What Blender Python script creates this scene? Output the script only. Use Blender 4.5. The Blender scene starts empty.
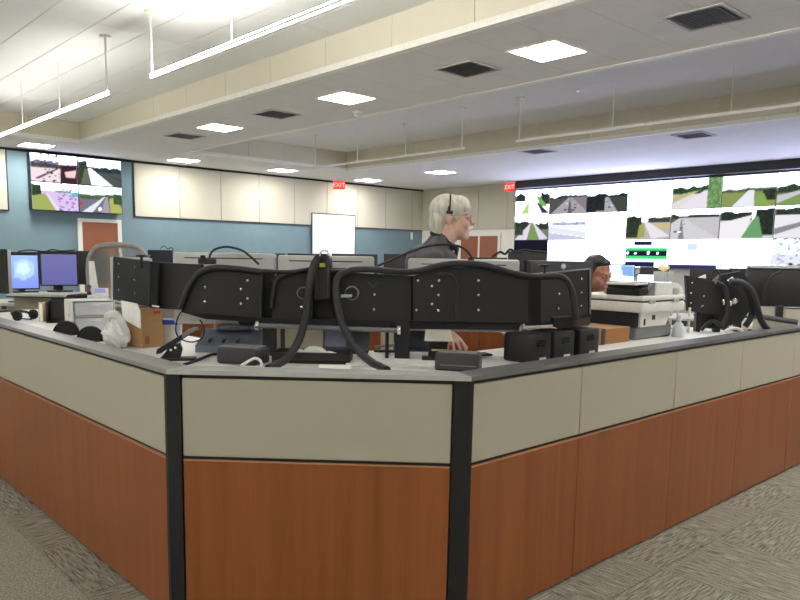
import bpy, bmesh, math, random
from mathutils import Vector, Matrix
random.seed(7)
PI = math.pi
def R(d): return math.radians(d)

# ------------------------------------------------------------------ camera, world, exposure
# room axes: X towards the right-hand vanishing point, Y towards the left-hand one, Z up
F, PXC, PYC, H = 726.02, 384.28, 351.91, 1.5
M = Matrix(((0.7412, -0.0762, 0.6670), (-0.6711, -0.1070, 0.7336), (0.0155, -0.9913, -0.1305)))
q = M.to_quaternion(); q.normalize(); M = q.to_matrix()
sc = bpy.context.scene
col = sc.collection
cam_d = bpy.data.cameras.new('camera'); cam = bpy.data.objects.new('camera', cam_d); col.objects.link(cam)
cam_d.sensor_width = 36.0; cam_d.lens = F / 800 * 36.0
cam_d.shift_x = (400 - PXC) / 800.0; cam_d.shift_y = (PYC - 300) / 800.0
cam_d.clip_start = 0.05; cam_d.clip_end = 100
cx, cy, cz = M.col[0], M.col[1], M.col[2]      # camera right, down, forward in room axes
cam.matrix_world = Matrix(((cx[0], -cy[0], -cz[0], 0), (cx[1], -cy[1], -cz[1], 0), (cx[2], -cy[2], -cz[2], H), (0, 0, 0, 1)))
sc.camera = cam
w = bpy.data.worlds.new('world'); sc.world = w; w.use_nodes = True
w.node_tree.nodes['Background'].inputs[0].default_value = (0.8, 0.85, 1, 1)
w.node_tree.nodes['Background'].inputs[1].default_value = 0.05
sc.view_settings.view_transform = 'Standard'; sc.view_settings.look = 'None'
sc.view_settings.exposure = 0.33; sc.view_settings.gamma = 1.0
LAMP = 56.0         # recessed lamps
PEND_ON = 150.0      # lit pendants (upward)
PEND_DIM = 62.0     # the dimmed pendant row by the far wall
PEND_DOWN = 24.0    # their lower lens
SCREEN = 1.1        # video wall

# ------------------------------------------------------------------ photo pixel -> place
S2 = 2 ** -0.5
UU = Vector((S2, -S2, 0)); NN = Vector((S2, S2, 0))
def ray(x, y): return M @ Vector((x - PXC, y - PYC, F))
C0 = Vector((0, 0, H))
def ZP(x, y, z): d = ray(x, y); return C0 + d * ((z - H) / d.z)
def XP(x, y, X): d = ray(x, y); return C0 + d * (X / d.x)
def YP(x, y, Y): d = ray(x, y); return C0 + d * (Y / d.y)
def NP(x, y, N): d = ray(x, y); return C0 + d * (N / d.dot(NN))
def W(u, n, z=0.0): return UU * u + NN * n + Vector((0, 0, z))
def frame(loc, deg): return Matrix.Translation(loc) @ Matrix.Rotation(R(deg), 4, 'Z')

# ------------------------------------------------------------------ materials
MATS = {}
def lin(c):
    return tuple(((v / 255.0) / 12.92 if v / 255.0 <= 0.04045 else ((v / 255.0 + 0.055) / 1.055) ** 2.4) for v in c)
def mat(name, c, rough=0.5, metal=0.0, var=0.06, scale=30.0, bump=0.0, stretch=(1, 1, 1), alpha=1.0, trans=0.0, emit=None, es=0.0, spec=0.5):
    m = bpy.data.materials.new(name); m.use_nodes = True
    nt = m.node_tree; b = nt.nodes['Principled BSDF']
    tc = nt.nodes.new('ShaderNodeTexCoord'); mp = nt.nodes.new('ShaderNodeMapping'); no = nt.nodes.new('ShaderNodeTexNoise')
    mp.inputs['Scale'].default_value = stretch; no.inputs['Scale'].default_value = scale; no.inputs['Detail'].default_value = 4
    nt.links.new(tc.outputs['Object'], mp.inputs[0]); nt.links.new(mp.outputs[0], no.inputs[0])
    rp = nt.nodes.new('ShaderNodeValToRGB')
    l = lin(c)
    rp.color_ramp.elements[0].position = 0.3; rp.color_ramp.elements[1].position = 0.7
    rp.color_ramp.elements[0].color = tuple(max(0, v * (1 - var)) for v in l) + (1,)
    rp.color_ramp.elements[1].color = tuple(min(1, v * (1 + var)) for v in l) + (1,)
    nt.links.new(no.outputs['Fac'], rp.inputs[0]); nt.links.new(rp.outputs[0], b.inputs['Base Color'])
    b.inputs['Roughness'].default_value = rough; b.inputs['Metallic'].default_value = metal
    b.inputs['Specular IOR Level'].default_value = spec
    if alpha < 1: b.inputs['Alpha'].default_value = alpha
    if trans: b.inputs['Transmission Weight'].default_value = trans
    if emit:
        b.inputs['Emission Color'].default_value = lin(emit) + (1,); b.inputs['Emission Strength'].default_value = es
    if bump:
        bp = nt.nodes.new('ShaderNodeBump'); bp.inputs['Strength'].default_value = bump; bp.inputs['Distance'].default_value = 0.004
        nt.links.new(no.outputs['Fac'], bp.inputs['Height']); nt.links.new(bp.outputs[0], b.inputs['Normal'])
    MATS[name] = m
    return m
def emission(name, c, s):
    m = bpy.data.materials.new(name); m.use_nodes = True; nt = m.node_tree
    nt.nodes.remove(nt.nodes['Principled BSDF']); e = nt.nodes.new('ShaderNodeEmission')
    e.inputs[0].default_value = lin(c) + (1,); e.inputs[1].default_value = s
    nt.links.new(e.outputs[0], nt.nodes['Material Output'].inputs[0]); MATS[name] = m
    return m
mat('cream', (180, 175, 158), 0.9, var=0.05, scale=350, bump=0.25)          # woven partition fabric
mat('cream_wall', (192, 188, 171), 0.9, var=0.03, scale=200, bump=0.15)
mat('cream_beam', (220, 214, 194), 0.9, var=0.03, scale=200, bump=0.15)
mat('cream_trim', (242, 239, 230), 0.6)
mat('blue_wall', (112, 136, 145), 0.85, var=0.03, scale=6)
mat('white_wall', (226, 224, 214), 0.85, var=0.02, scale=6)
mat('ceiling_white', (228, 226, 222), 0.9, var=0.02, scale=8)
mat('tile_white', (236, 236, 234), 0.95, var=0.03, scale=160, bump=0.2)
mat('black', (18, 18, 21), 0.45, var=0.15)
mat('black_matte', (16, 16, 18), 0.75, var=0.2)
mat('black_panel', (18, 19, 23), 0.55, var=0.12, scale=12)
mat('black_gloss', (14, 14, 16), 0.25, var=0.1)
mat('rubber', (26, 26, 29), 0.5, var=0.25, scale=120, bump=0.3)
mat('charcoal', (52, 52, 55), 0.6)
mat('screen_off', (176, 176, 204), 0.3)
mat('grey_metal', (158, 158, 158), 0.38, metal=0.2, var=0.05)
mat('dim_sheen_cap', (120, 120, 122), 0.35, metal=0.3, var=0.05)  # cap metal darkened: weaker reflection put into the colour
mat('grey', (118, 119, 122), 0.55)
mat('blue_grey', (104, 110, 124), 0.6)
mat('copier_white', (228, 227, 222), 0.45)
mat('highlight_wood', (206, 150, 112), 0.35)  # light wood tone for a painted highlight on the panels' top edge
mat('silver', (186, 188, 186), 0.42, metal=0.15, var=0.04)
mat('chrome', (215, 215, 212), 0.2, metal=0.9)
mat('white_plastic', (226, 226, 224), 0.45)
mat('off_white', (212, 210, 200), 0.5)
mat('clear_plastic', (222, 226, 234), 0.35, alpha=0.86)
mat('paper', (248, 247, 244), 0.8)
mat('cardboard', (180, 140, 96), 0.85, var=0.08, scale=40, stretch=(1, 1, 6))
mat('cardboard_dark', (150, 106, 62), 0.85, var=0.08, scale=40, stretch=(1, 1, 6))
mat('envelope', (220, 196, 148), 0.85)
mat('blue_lid', (50, 84, 190), 0.45)
mat('red', (196, 54, 48), 0.5)
mat('yellow', (206, 212, 60), 0.5)
mat('desk_white', (244, 243, 240), 0.4, var=0.02)
mat('door_wood', (140, 84, 54), 0.5, var=0.08, scale=14, stretch=(4, 4, 0.3))
mat('carpet_base', (150, 146, 133), 0.95, var=0.5, scale=110, bump=0.6)
mat('skin_pale', (238, 194, 178), 0.55, var=0.06, scale=25)
mat('skin_brown', (150, 100, 76), 0.5, var=0.08, scale=25)
mat('hair_white', (226, 221, 208), 0.6, var=0.18, scale=60, stretch=(1, 1, 0.25), bump=0.6)
mat('hair_black', (22, 19, 20), 0.45, var=0.3, scale=60, bump=0.5)
mat('shirt_grey', (76, 74, 80), 0.85, var=0.12, scale=30, bump=0.15)
mat('collar_navy', (34, 36, 52), 0.8)
mat('jeans', (40, 54, 96), 0.9, var=0.2, scale=200)
mat('mesh_grey', (150, 150, 146), 0.7, alpha=0.62)
mat('chair_frame', (150, 150, 147), 0.5)
mat('whiteboard', (250, 250, 248), 0.3, var=0.0)
mat('glass', (240, 240, 250), 0.1, alpha=0.35)
mat('vent_frame', (196, 194, 190), 0.6)
mat('vent_grey', (140, 138, 136), 0.6)
mat('vent_dark', (120, 118, 116), 0.8)
mat('bag', (242, 243, 243), 0.3, bump=0.8, scale=14)
mat('tongue_pink', (196, 110, 104), 0.5)
emission('lamp', (255, 252, 247), LAMP)
emission('pendant_on', (255, 254, 248), PEND_ON)
emission('pendant_dim', (255, 254, 248), PEND_DIM)
emission('pendant_lens', (255, 252, 244), PEND_DOWN)
mat('pendant_white', (240, 238, 230), 0.5)
emission('exit_red', (255, 62, 44), 1.1)
emission('exit_white', (255, 214, 206), 1.0)
emission('screen_blue', (110, 122, 200), 0.75)
emission('screen_white', (236, 240, 255), 1.2)
emission('screen_violet', (146, 142, 196), 0.9)
emission('led', (200, 210, 255), 1.5)
# cherry laminate with vertical grain
def wood(name, c1, c2, rough=0.32):
    m = bpy.data.materials.new(name); m.use_nodes = True; nt = m.node_tree; b = nt.nodes['Principled BSDF']
    tc = nt.nodes.new('ShaderNodeTexCoord'); mp = nt.nodes.new('ShaderNodeMapping'); mp.inputs['Scale'].default_value = (7, 7, 0.35)
    n1 = nt.nodes.new('ShaderNodeTexNoise'); n1.inputs['Scale'].default_value = 2.2; n1.inputs['Detail'].default_value = 5; n1.inputs['Distortion'].default_value = 0.4
    mp2 = nt.nodes.new('ShaderNodeMapping'); mp2.inputs['Scale'].default_value = (90, 90, 2.0)
    n2 = nt.nodes.new('ShaderNodeTexNoise'); n2.inputs['Scale'].default_value = 3; n2.inputs['Detail'].default_value = 3
    oi = nt.nodes.new('ShaderNodeObjectInfo'); ad = nt.nodes.new('ShaderNodeVectorMath'); ad.operation = 'ADD'
    ml = nt.nodes.new('ShaderNodeVectorMath'); ml.operation = 'SCALE'; ml.inputs['Scale'].default_value = 4.0
    nt.links.new(oi.outputs['Location'], ml.inputs[0]); nt.links.new(tc.outputs['Object'], ad.inputs[0]); nt.links.new(ml.outputs[0], ad.inputs[1])
    nt.links.new(ad.outputs[0], mp.inputs[0]); nt.links.new(ad.outputs[0], mp2.inputs[0])
    nt.links.new(mp.outputs[0], n1.inputs[0]); nt.links.new(mp2.outputs[0], n2.inputs[0])
    mx = nt.nodes.new('ShaderNodeMath'); mx.operation = 'MULTIPLY_ADD'; mx.inputs[1].default_value = 0.35
    nt.links.new(n2.outputs['Fac'], mx.inputs[0]); nt.links.new(n1.outputs['Fac'], mx.inputs[2])
    rp = nt.nodes.new('ShaderNodeValToRGB'); rp.color_ramp.elements[0].position = 0.45; rp.color_ramp.elements[1].position = 0.9
    rp.color_ramp.elements[0].color = lin(c1) + (1,); rp.color_ramp.elements[1].color = lin(c2) + (1,)
    nt.links.new(mx.outputs[0], rp.inputs[0]); nt.links.new(rp.outputs[0], b.inputs['Base Color'])
    b.inputs['Roughness'].default_value = rough; b.inputs['Specular IOR Level'].default_value = 0.4
    MATS[name] = m
wood('cherry', (131, 73, 36), (152, 90, 51))
wood('cherry_dark', (122, 62, 30), (144, 78, 40))
# ribbed carpet tile
def carpet_mat():
    m = bpy.data.materials.new('carpet_tile'); m.use_nodes = True; nt = m.node_tree; b = nt.nodes['Principled BSDF']
    tc = nt.nodes.new('ShaderNodeTexCoord')
    def noise(scale, st):
        mp = nt.nodes.new('ShaderNodeMapping'); mp.inputs['Scale'].default_value = st
        n = nt.nodes.new('ShaderNodeTexNoise'); n.inputs['Scale'].default_value = scale; n.inputs['Detail'].default_value = 3
        nt.links.new(tc.outputs['Object'], mp.inputs[0]); nt.links.new(mp.outputs[0], n.inputs[0]); return n
    a = noise(7, (15, 1.5, 1)); d = noise(200, (1, .4, 1))
    mx = nt.nodes.new('ShaderNodeMath'); mx.operation = 'MULTIPLY_ADD'; mx.inputs[1].default_value = 0.45
    nt.links.new(d.outputs['Fac'], mx.inputs[0]); nt.links.new(a.outputs['Fac'], mx.inputs[2])
    rp = nt.nodes.new('ShaderNodeValToRGB'); rp.color_ramp.elements[0].position = 0.52; rp.color_ramp.elements[1].position = 0.90
    rp.color_ramp.elements[0].color = lin((80, 76, 68)) + (1,); rp.color_ramp.elements[1].color = lin((166, 161, 147)) + (1,)
    nt.links.new(mx.outputs[0], rp.inputs[0]); nt.links.new(rp.outputs[0], b.inputs['Base Color'])
    b.inputs['Roughness'].default_value = 0.95
    bp = nt.nodes.new('ShaderNodeBump'); bp.inputs['Strength'].default_value = 0.5; bp.inputs['Distance'].default_value = 0.003
    nt.links.new(mx.outputs[0], bp.inputs['Height']); nt.links.new(bp.outputs[0], b.inputs['Normal'])
    MATS['carpet_tile'] = m
carpet_mat()
# a lit display: its picture is stored as a colour attribute on a fine grid
def picture_mat():
    m = bpy.data.materials.new('picture'); m.use_nodes = True; nt = m.node_tree
    nt.nodes.remove(nt.nodes['Principled BSDF']); e = nt.nodes.new('ShaderNodeEmission')
    a = nt.nodes.new('ShaderNodeAttribute'); a.attribute_name = 'picture'
    nt.links.new(a.outputs['Color'], e.inputs[0]); e.inputs[1].default_value = SCREEN
    nt.links.new(e.outputs[0], nt.nodes['Material Output'].inputs[0]); MATS['picture'] = m
picture_mat()

# ------------------------------------------------------------------ mesh helpers
def link(o, parent, origin):
    col.objects.link(o)
    if parent is not None:
        o.parent = parent; o.location = origin - wloc(parent)
    else: o.location = origin
def wloc(o):
    v = Vector(o.location)
    while o.parent is not None: o = o.parent; v += o.location
    return v
class MB:
    def __init__(s, T=None): s.v = []; s.f = []; s.T = T
    def add(s, vs, fs):
        k = len(s.v)
        for p in vs:
            p = Vector(p)
            s.v.append(s.T @ p if s.T is not None else p)
        for f in fs: s.f.append([i + k for i in f])
        return s
    def box(s, x0, x1, y0, y1, z0, z1):
        return s.add([(x0, y0, z0), (x1, y0, z0), (x1, y1, z0), (x0, y1, z0), (x0, y0, z1), (x1, y0, z1), (x1, y1, z1), (x0, y1, z1)],
                     [(0, 3, 2, 1), (4, 5, 6, 7), (0, 1, 5, 4), (1, 2, 6, 5), (2, 3, 7, 6), (3, 0, 4, 7)])
    def rbox(s, x0, x1, y0, y1, z0, z1, r=0.01, seg=2):
        bm = bmesh.new(); bmesh.ops.create_cube(bm, size=1)
        for v in bm.verts:
            v.co = Vector(((x0 + x1) / 2 + v.co.x * (x1 - x0), (y0 + y1) / 2 + v.co.y * (y1 - y0), (z0 + z1) / 2 + v.co.z * (z1 - z0)))
        bmesh.ops.bevel(bm, geom=bm.edges[:], offset=r, segments=seg, affect='EDGES', profile=0.5)
        bm.verts.index_update()
        s.add([v.co.copy() for v in bm.verts], [[v.index for v in f.verts] for f in bm.faces]); bm.free()
        return s
    def prism(s, pts, vec):        # pts: 3-D outline, extruded by vec
        n = len(pts); vec = Vector(vec); a = [Vector(p) for p in pts]; b = [p + vec for p in a]
        nrm = Vector((0, 0, 0))
        for i in range(n): nrm += a[i].cross(a[(i + 1) % n])
        fs = [list(range(n))[::-1], list(range(n, 2 * n))] + [[i, (i + 1) % n, (i + 1) % n + n, i + n] for i in range(n)]
        if nrm.dot(vec) < 0: fs = [f[::-1] for f in fs]
        return s.add(a + b, fs)
    def tube(s, pts, r, n=8, smooth=0):
        P = [Vector(p) for p in pts]
        rr = list(r) if isinstance(r, (list, tuple)) else [r] * len(P)
        if smooth and len(P) > 2:
            Q = []; q2 = []
            for i in range(len(P) - 1):
                p0 = P[max(i - 1, 0)]; p1 = P[i]; p2 = P[i + 1]; p3 = P[min(i + 2, len(P) - 1)]
                for k in range(smooth):
                    t = k / smooth
                    Q.append(0.5 * ((2 * p1) + (p2 - p0) * t + (2 * p0 - 5 * p1 + 4 * p2 - p3) * t * t + (3 * p1 - p0 - 3 * p2 + p3) * t ** 3))
                    q2.append(rr[i] * (1 - t) + rr[i + 1] * t)
            Q.append(P[-1]); q2.append(rr[-1]); P, rr = Q, q2
        vs = []; fs = []; up = None
        for i, p in enumerate(P):
            t = (P[min(i + 1, len(P) - 1)] - P[max(i - 1, 0)]).normalized()
            if up is None:
                a = Vector((0, 0, 1)) if abs(t.z) < 0.9 else Vector((1, 0, 0)); up = (a - t * a.dot(t)).normalized()
            else:
                up = up - t * up.dot(t)
                up = up.normalized() if up.length > 1e-6 else t.orthogonal().normalized()
            sd = t.cross(up)
            for k in range(n):
                an = 2 * PI * k / n
                vs.append(p + (up * math.cos(an) + sd * math.sin(an)) * rr[i])
        m = len(P)
        for i in range(m - 1):
            for k in range(n):
                fs.append((i * n + k, i * n + (k + 1) % n, (i + 1) * n + (k + 1) % n, (i + 1) * n + k))
        fs.append(list(range(n))[::-1]); fs.append([(m - 1) * n + k for k in range(n)])
        return s.add(vs, fs)
    def lathe(s, prof, c, n=20, axis=(0, 0, 1)):
        ax = Vector(axis).normalized(); a = ax.orthogonal().normalized(); b = ax.cross(a); c = Vector(c)
        vs = []; fs = []; m = len(prof)
        for r, z in prof:
            for k in range(n):
                t = 2 * PI * k / n; vs.append(c + ax * z + (a * math.cos(t) + b * math.sin(t)) * r)
        for i in range(m - 1):
            for k in range(n): fs.append((i * n + k, i * n + (k + 1) % n, (i + 1) * n + (k + 1) % n, (i + 1) * n + k))
        fs.append(list(range(n))[::-1]); fs.append([(m - 1) * n + k for k in range(n)])
        return s.add(vs, fs)
    def cyl(s, c, r, h, n=20, axis=(0, 0, 1)): return s.lathe([(r, 0), (r, h)], c, n, axis)
    def ball(s, c, rad, n=16, m=10):
        rx, ry, rz = rad if isinstance(rad, (tuple, list)) else (rad,) * 3
        vs = [(c[0], c[1], c[2] - rz)]; fs = []
        for i in range(1, m):
            ph = -PI / 2 + PI * i / m
            for k in range(n):
                t = 2 * PI * k / n
                vs.append((c[0] + rx * math.cos(ph) * math.cos(t), c[1] + ry * math.cos(ph) * math.sin(t), c[2] + rz * math.sin(ph)))
        vs.append((c[0], c[1], c[2] + rz)); L = len(vs) - 1
        for k in range(n):
            fs.append((0, 1 + (k + 1) % n, 1 + k)); fs.append((L, L - n + k, L - n + (k + 1) % n))
        for i in range(m - 2):
            for k in range(n):
                a = 1 + i * n
                fs.append((a + k, a + (k + 1) % n, a + n + (k + 1) % n, a + n + k))
        return s.add(vs, fs)
    def mesh(s, name, m, smooth=True):
        lo = Vector((min(p.x for p in s.v), min(p.y for p in s.v), min(p.z for p in s.v)))
        hi = Vector((max(p.x for p in s.v), max(p.y for p in s.v), max(p.z for p in s.v)))
        o = Vector(((lo.x + hi.x) / 2, (lo.y + hi.y) / 2, lo.z))
        me = bpy.data.meshes.new(name); me.from_pydata([p - o for p in s.v], [], s.f); me.update()
        me.materials.append(MATS[m] if isinstance(m, str) else m)
        if smooth:
            me.shade_smooth(); me.set_sharp_from_angle(angle=R(38))
        return me, o
    def build(s, name, m, parent=None, smooth=True, kind=None):
        me, o = s.mesh(name, m, smooth)
        ob = bpy.data.objects.new(name, me); link(ob, parent, o)
        if kind: ob['kind'] = kind
        return ob
def inst(name, me, loc, parent=None, rot=None):
    o = bpy.data.objects.new(name, me); link(o, parent, Vector(loc))
    if rot is not None: o.rotation_euler = rot
    return o
def tag(o, label, cat, group=None):
    o['label'] = label; o['category'] = cat
    if group: o['group'] = group
    return o
def thing(name, label, cat, loc, group=None):
    o = bpy.data.objects.new(name, None); o.empty_display_size = 0.1; col.objects.link(o); o.location = Vector(loc)
    return tag(o, label, cat, group)
def struct(o): o['kind'] = 'structure'; return o
def meshonly(mb, name, m, smooth=True):   # mesh built about the origin, for sharing
    me = bpy.data.meshes.new(name); me.from_pydata(mb.v, [], mb.f); me.update(); me.materials.append(MATS[m])
    if smooth: me.shade_smooth(); me.set_sharp_from_angle(angle=R(38))
    return me
SCREW = meshonly(MB().lathe([(0.006, 0), (0.006, 0.002), (0.003, 0.004)], (0, 0, 0), 10), 'screw', 'chrome')

# ------------------------------------------------------------------ the room
XW, YW, X0, Y0, ZC = 15.23, 15.19, -6.0, -8.0, 3.42
floor = struct(MB().box(X0, XW, Y0, YW, -0.1, -0.008).build('floor', 'carpet_base', smooth=False))
tw = 0.62
tile_me = meshonly(MB().box(-tw / 2 + .0015, tw / 2 - .0015, -tw / 2 + .0015, tw / 2 - .0015, -0.008, 0.0), 'carpet_tile', 'carpet_tile', False)
for k in range(-3, 13):
    y = 3.744 + tw / 2 + k * tw
    inst('carpet_tile', tile_me, (1.075 + tw / 2, y, 0), floor, (0, 0, PI / 2 if k % 2 == 0 else 0))
for i in range(11):
    for j in range(-4, 2):
        x = 2.06 + tw / 2 + i * tw; y = 1.58 - tw / 2 + j * tw + tw
        inst('carpet_tile', tile_me, (x, y, 0), floor, (0, 0, PI / 2 if (i + j) % 2 == 0 else 0))
# walls
wall_far = struct(MB().box(X0, XW, YW, YW + 0.15, 0, 3.9).build('wall_far', 'blue_wall', smooth=False))
wall_screen = struct(MB().box(XW, XW + 0.15, Y0, YW, 0, 3.9).build('wall_screen', 'white_wall', smooth=False))
struct(MB().box(X0 - .15, X0, Y0, YW, 0, 3.9).build('wall_left', 'white_wall', smooth=False))
struct(MB().box(X0, XW, Y0 - .15, Y0, 0, 3.9).build('wall_back', 'white_wall', smooth=False))
def panel(parent, x0, x1, y0, y1, z0, z1, m, name):
    g = 0.004
    b = MB()
    if abs(x1 - x0) < abs(y1 - y0): b.rbox(x0, x1, y0 + g, y1 - g, z0, z1, 0.006, 1)
    else: b.rbox(x0 + g, x1 - g, y0, y1, z0, z1, 0.006, 1)
    return b.build(name, m, parent)
# fabric panels of the far wall
xs = [6.58 + 1.025 * k for k in range(9)] + [XW - 0.02]
for a, b in zip(xs[:-1], xs[1:]):
    if b - a > 0.05: panel(wall_far, a, b, YW - 0.03, YW - 0.002, 2.265, 3.375, 'cream_wall', 'acoustic_panel')
for k in range(3): panel(wall_far, 4.1 - 1.025 * (k + 1), 4.1 - 1.025 * k, YW - 0.03, YW - 0.002, 2.265, 3.375, 'cream_wall', 'acoustic_panel')
MB().box(X0, XW, YW - 0.035, YW, 3.375, 3.42).build('dark_reveal', 'black_matte', wall_far)
for (a, b) in ((6.56, XW), (0.9, 4.12)):
    MB().box(a, b, YW - 0.033, YW, 2.25, 2.265).build('panel_edge', 'charcoal', wall_far)
for xx in (6.568, 4.112): MB().box(xx - 0.008, xx + 0.008, YW - 0.033, YW, 2.265, 3.375).build('panel_edge', 'charcoal', wall_far)
# fabric panels of the video wall side
ys = [15.16, 13.92, 13.05, 12.07, 11.82]
for a, b in zip(ys[:-1], ys[1:]): panel(wall_screen, XW - 0.03, XW - 0.002, b, a, 2.26, 3.415, 'cream_wall', 'acoustic_panel')
# doors
d1 = struct(MB().box(5.46, 6.19, YW - 0.035, YW - 0.003, 0.0, 2.10).build('door_1', 'door_wood', smooth=False))
MB().box(5.38, 5.46, YW - 0.05, YW, 0, 2.17).box(6.19, 6.27, YW - 0.05, YW, 0, 2.17).box(5.46, 6.19, YW - 0.05, YW, 2.10, 2.17).build('door_frame', 'white_wall', d1, smooth=False)
MB().tube([(5.53, YW - .035, 1.02), (5.53, YW - .09, 1.02), (5.64, YW - .09, 1.02)], 0.011).build('door_handle', 'chrome', d1)
d2 = struct(MB().box(XW - 0.035, XW - 0.003, 12.33, 12.955, 0, 2.08).build('door_2', 'door_wood', smooth=False))
MB().box(XW - 0.05, XW, 12.25, 12.33, 0, 2.16).box(XW - 0.05, XW, 13.63, 13.71, 0, 2.16).box(XW - 0.05, XW, 12.33, 13.63, 2.08, 2.16).box(XW - 0.05, XW, 12.955, 13.005, 0, 2.08).build('door_frame', 'white_wall', d2, smooth=False)
MB().box(XW - 0.035, XW - 0.003, 13.005, 13.63, 0, 2.08).build('door_leaf', 'door_wood', d2, smooth=False)
MB().tube([(XW - .035, 12.42, 1.02), (XW - .09, 12.42, 1.02), (XW - .09, 12.53, 1.02)], 0.011).build('door_handle', 'chrome', d2)

# ceiling: low soffits with two raised trays
T1 = (-3.0, 4.9, -6.0, 13.47, 3.77); T2 = (6.72, 10.7, -6.0, 13.12, 3.82)
cb = MB()
cb.box(X0, T1[0], Y0, YW, ZC, ZC + .12).box(T1[1], T2[0], Y0, YW, ZC, ZC + .12).box(T2[1], XW, Y0, YW, ZC, ZC + .12)
cb.box(T1[0], T1[1], T1[3], YW, ZC, ZC + .12).box(T2[0], T2[1], T2[3], YW, ZC, ZC + .12)
cb.box(T1[0], T1[1], Y0, T1[2], ZC, ZC + .12).box(T2[0], T2[1], Y0, T2[2], ZC, ZC + .12)
cb.box(T1[0] - .2, T1[1] + .2, T1[2] - .2, T1[3] + .2, T1[4] + .01, T1[4] + .1).box(T2[0] - .2, T2[1] + .2, T2[2] - .2, T2[3] + .2, T2[4], T2[4] + .1)
ceil = struct(cb.build('ceiling', 'ceiling_white', smooth=False))
# ceiling panels of the bright tray
pw = 0.486; px0 = 4.9 - pw * 12
pls = {}
def shared(key, mb, m):
    if key not in pls: pls[key] = meshonly(mb, key, m, False)
    return pls[key]
for i in range(12):
    for j in range(9):
        L = 1.46; ya = T1[3] - (j + 1) * L
        me = shared('ceiling_panel', MB().box(-pw / 2 + .005, pw / 2 - .005, -L / 2 + .003, L / 2 - .003, 0, 0.016), 'tile_white')
        inst('ceiling_panel', me, (px0 + pw * (i + .5), ya + L / 2, T1[4] - 0.008), ceil)
MB().box(T1[0], px0, T1[2], T1[3], T1[4], T1[4] + .012).box(px0, T1[1], T1[2], T1[3] - 9 * 1.46, T1[4], T1[4] + .012).build('tray_ceiling', 'tile_white', ceil, smooth=False)
MB().box(px0, T1[1], T1[3] - 9 * 1.46, T1[3], T1[4] + .0085, T1[4] + .0099).build('tray_backing', 'vent_dark', ceil, smooth=False)
for i in range(3):
    for j in range(-12, 16):
        me = shared('ceiling_tile', MB().box(-.293, .293, -.293, .293, 0, .005), 'ceiling_white')
        inst('ceiling_tile', me, (5.83 + .59 * (i - 1), 4.23 + .59 * j, ZC - .004), ceil)
# fascias of the trays
def fascia(x0, x1, y0, y1, zt, start, inward):
    st = 1.03
    for (fx, s) in ((x1, -1), (x0, 1)):
        y = y1
        k = 0
        ycuts = [y1]
        yy = start
        while yy > y1: yy -= st
        while yy > y0: ycuts.append(yy); yy -= st
        ycuts.append(y0)
        for a, b in zip(ycuts[:-1], ycuts[1:]):
            if a - b < 0.05: continue
            MB().box(min(fx, fx + s * .03), max(fx, fx + s * .03), b + .003, a - .003, ZC + .02, zt + .01).build('fascia_panel', 'cream_beam', ceil, smooth=False)
        MB().box(min(fx - s * .03, fx + s * .055), max(fx - s * .03, fx + s * .055), y0, y1, ZC - .016, ZC + .045).build('edge_trim', 'cream_trim', ceil, smooth=False)
    xx = x0 + .03
    cuts = [x1 - .03]
    while cuts[-1] - .86 > x0 + .1: cuts.append(cuts[-1] - .86)
    cuts.append(x0 + .03)
    for (fy, s) in ((y1, -1), (y0, 1)):
        for a, b in zip(cuts[:-1], cuts[1:]):
            MB().box(b + .003, a - .003, min(fy, fy + s * .03), max(fy, fy + s * .03), ZC + .02, zt + .01).build('fascia_panel', 'cream_beam', ceil, smooth=False)
        MB().box(x0, x1, min(fy - s * .03, fy + s * .055), max(fy - s * .03, fy + s * .055), ZC - .016, ZC + .045).build('edge_trim', 'cream_trim', ceil, smooth=False)
fascia(*T1[:4], T1[4], 11.5, True)
fascia(*T2[:4], T2[4], 11.95, True)
# dark bulkhead above the video wall
struct(MB().box(XW - 0.32, XW, -2.0, 11.86, 3.24, ZC).build('trim_1', 'charcoal', smooth=False))
for nm, bx in (('baseboard_far', (X0, 5.38, YW - .015, YW, 0, .1)), ('baseboard_screen', (XW - .015, XW, Y0, 12.25, 0, .1))):
    struct(MB().box(*bx).build(nm, 'charcoal', smooth=False))

# ceiling fixtures
def lamp(x, y, label, s=0.56):
    t = thing('recessed_light', label, 'ceiling light', (x, y, ZC - .014), 'recessed ceiling lights')
    h = s / 2
    b = MB()
    b.box(x - h, x + h, y - h, y - h + .03, ZC - .014, ZC).box(x - h, x + h, y + h - .03, y + h, ZC - .014, ZC)
    b.box(x - h, x - h + .03, y - h + .03, y + h - .03, ZC - .014, ZC).box(x + h - .03, x + h, y - h + .03, y + h - .03, ZC - .014, ZC)
    b.build('frame', 'pendant_white', t, smooth=False)
    MB().box(x - h + .03, x + h - .03, y - h + .03, y + h - .03, ZC - .008, ZC - .001).build('diffuser', 'lamp', t, smooth=False)
lamp(5.84, 4.23, 'square recessed ceiling light nearest the large vent, right of centre')
lamp(5.82, 7.16, 'square recessed ceiling light beside the dome camera')
lamp(5.80, 10.2, 'square recessed ceiling light between two vents on the long soffit')
lamp(5.82, 1.2, 'square recessed ceiling light on the soffit right of the frame')
lamp(5.82, -1.8, 'square recessed ceiling light on the soffit, second beyond the right edge')
lamp(4.43, 14.43, 'square recessed ceiling light above the four-part display')
lamp(7.28, 14.3, 'square recessed ceiling light at the left end of the cream wall panels')
lamp(9.68, 14.2, 'square recessed ceiling light over the middle of the cream wall panels')
lamp(12.35, 14.3, 'square recessed ceiling light right of the exit sign on the far wall')
lamp(12.26, 11.68, 'square recessed ceiling light directly above the white-haired man')
lamp(1.2, 14.4, 'square recessed ceiling light over the far left corner')
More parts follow.
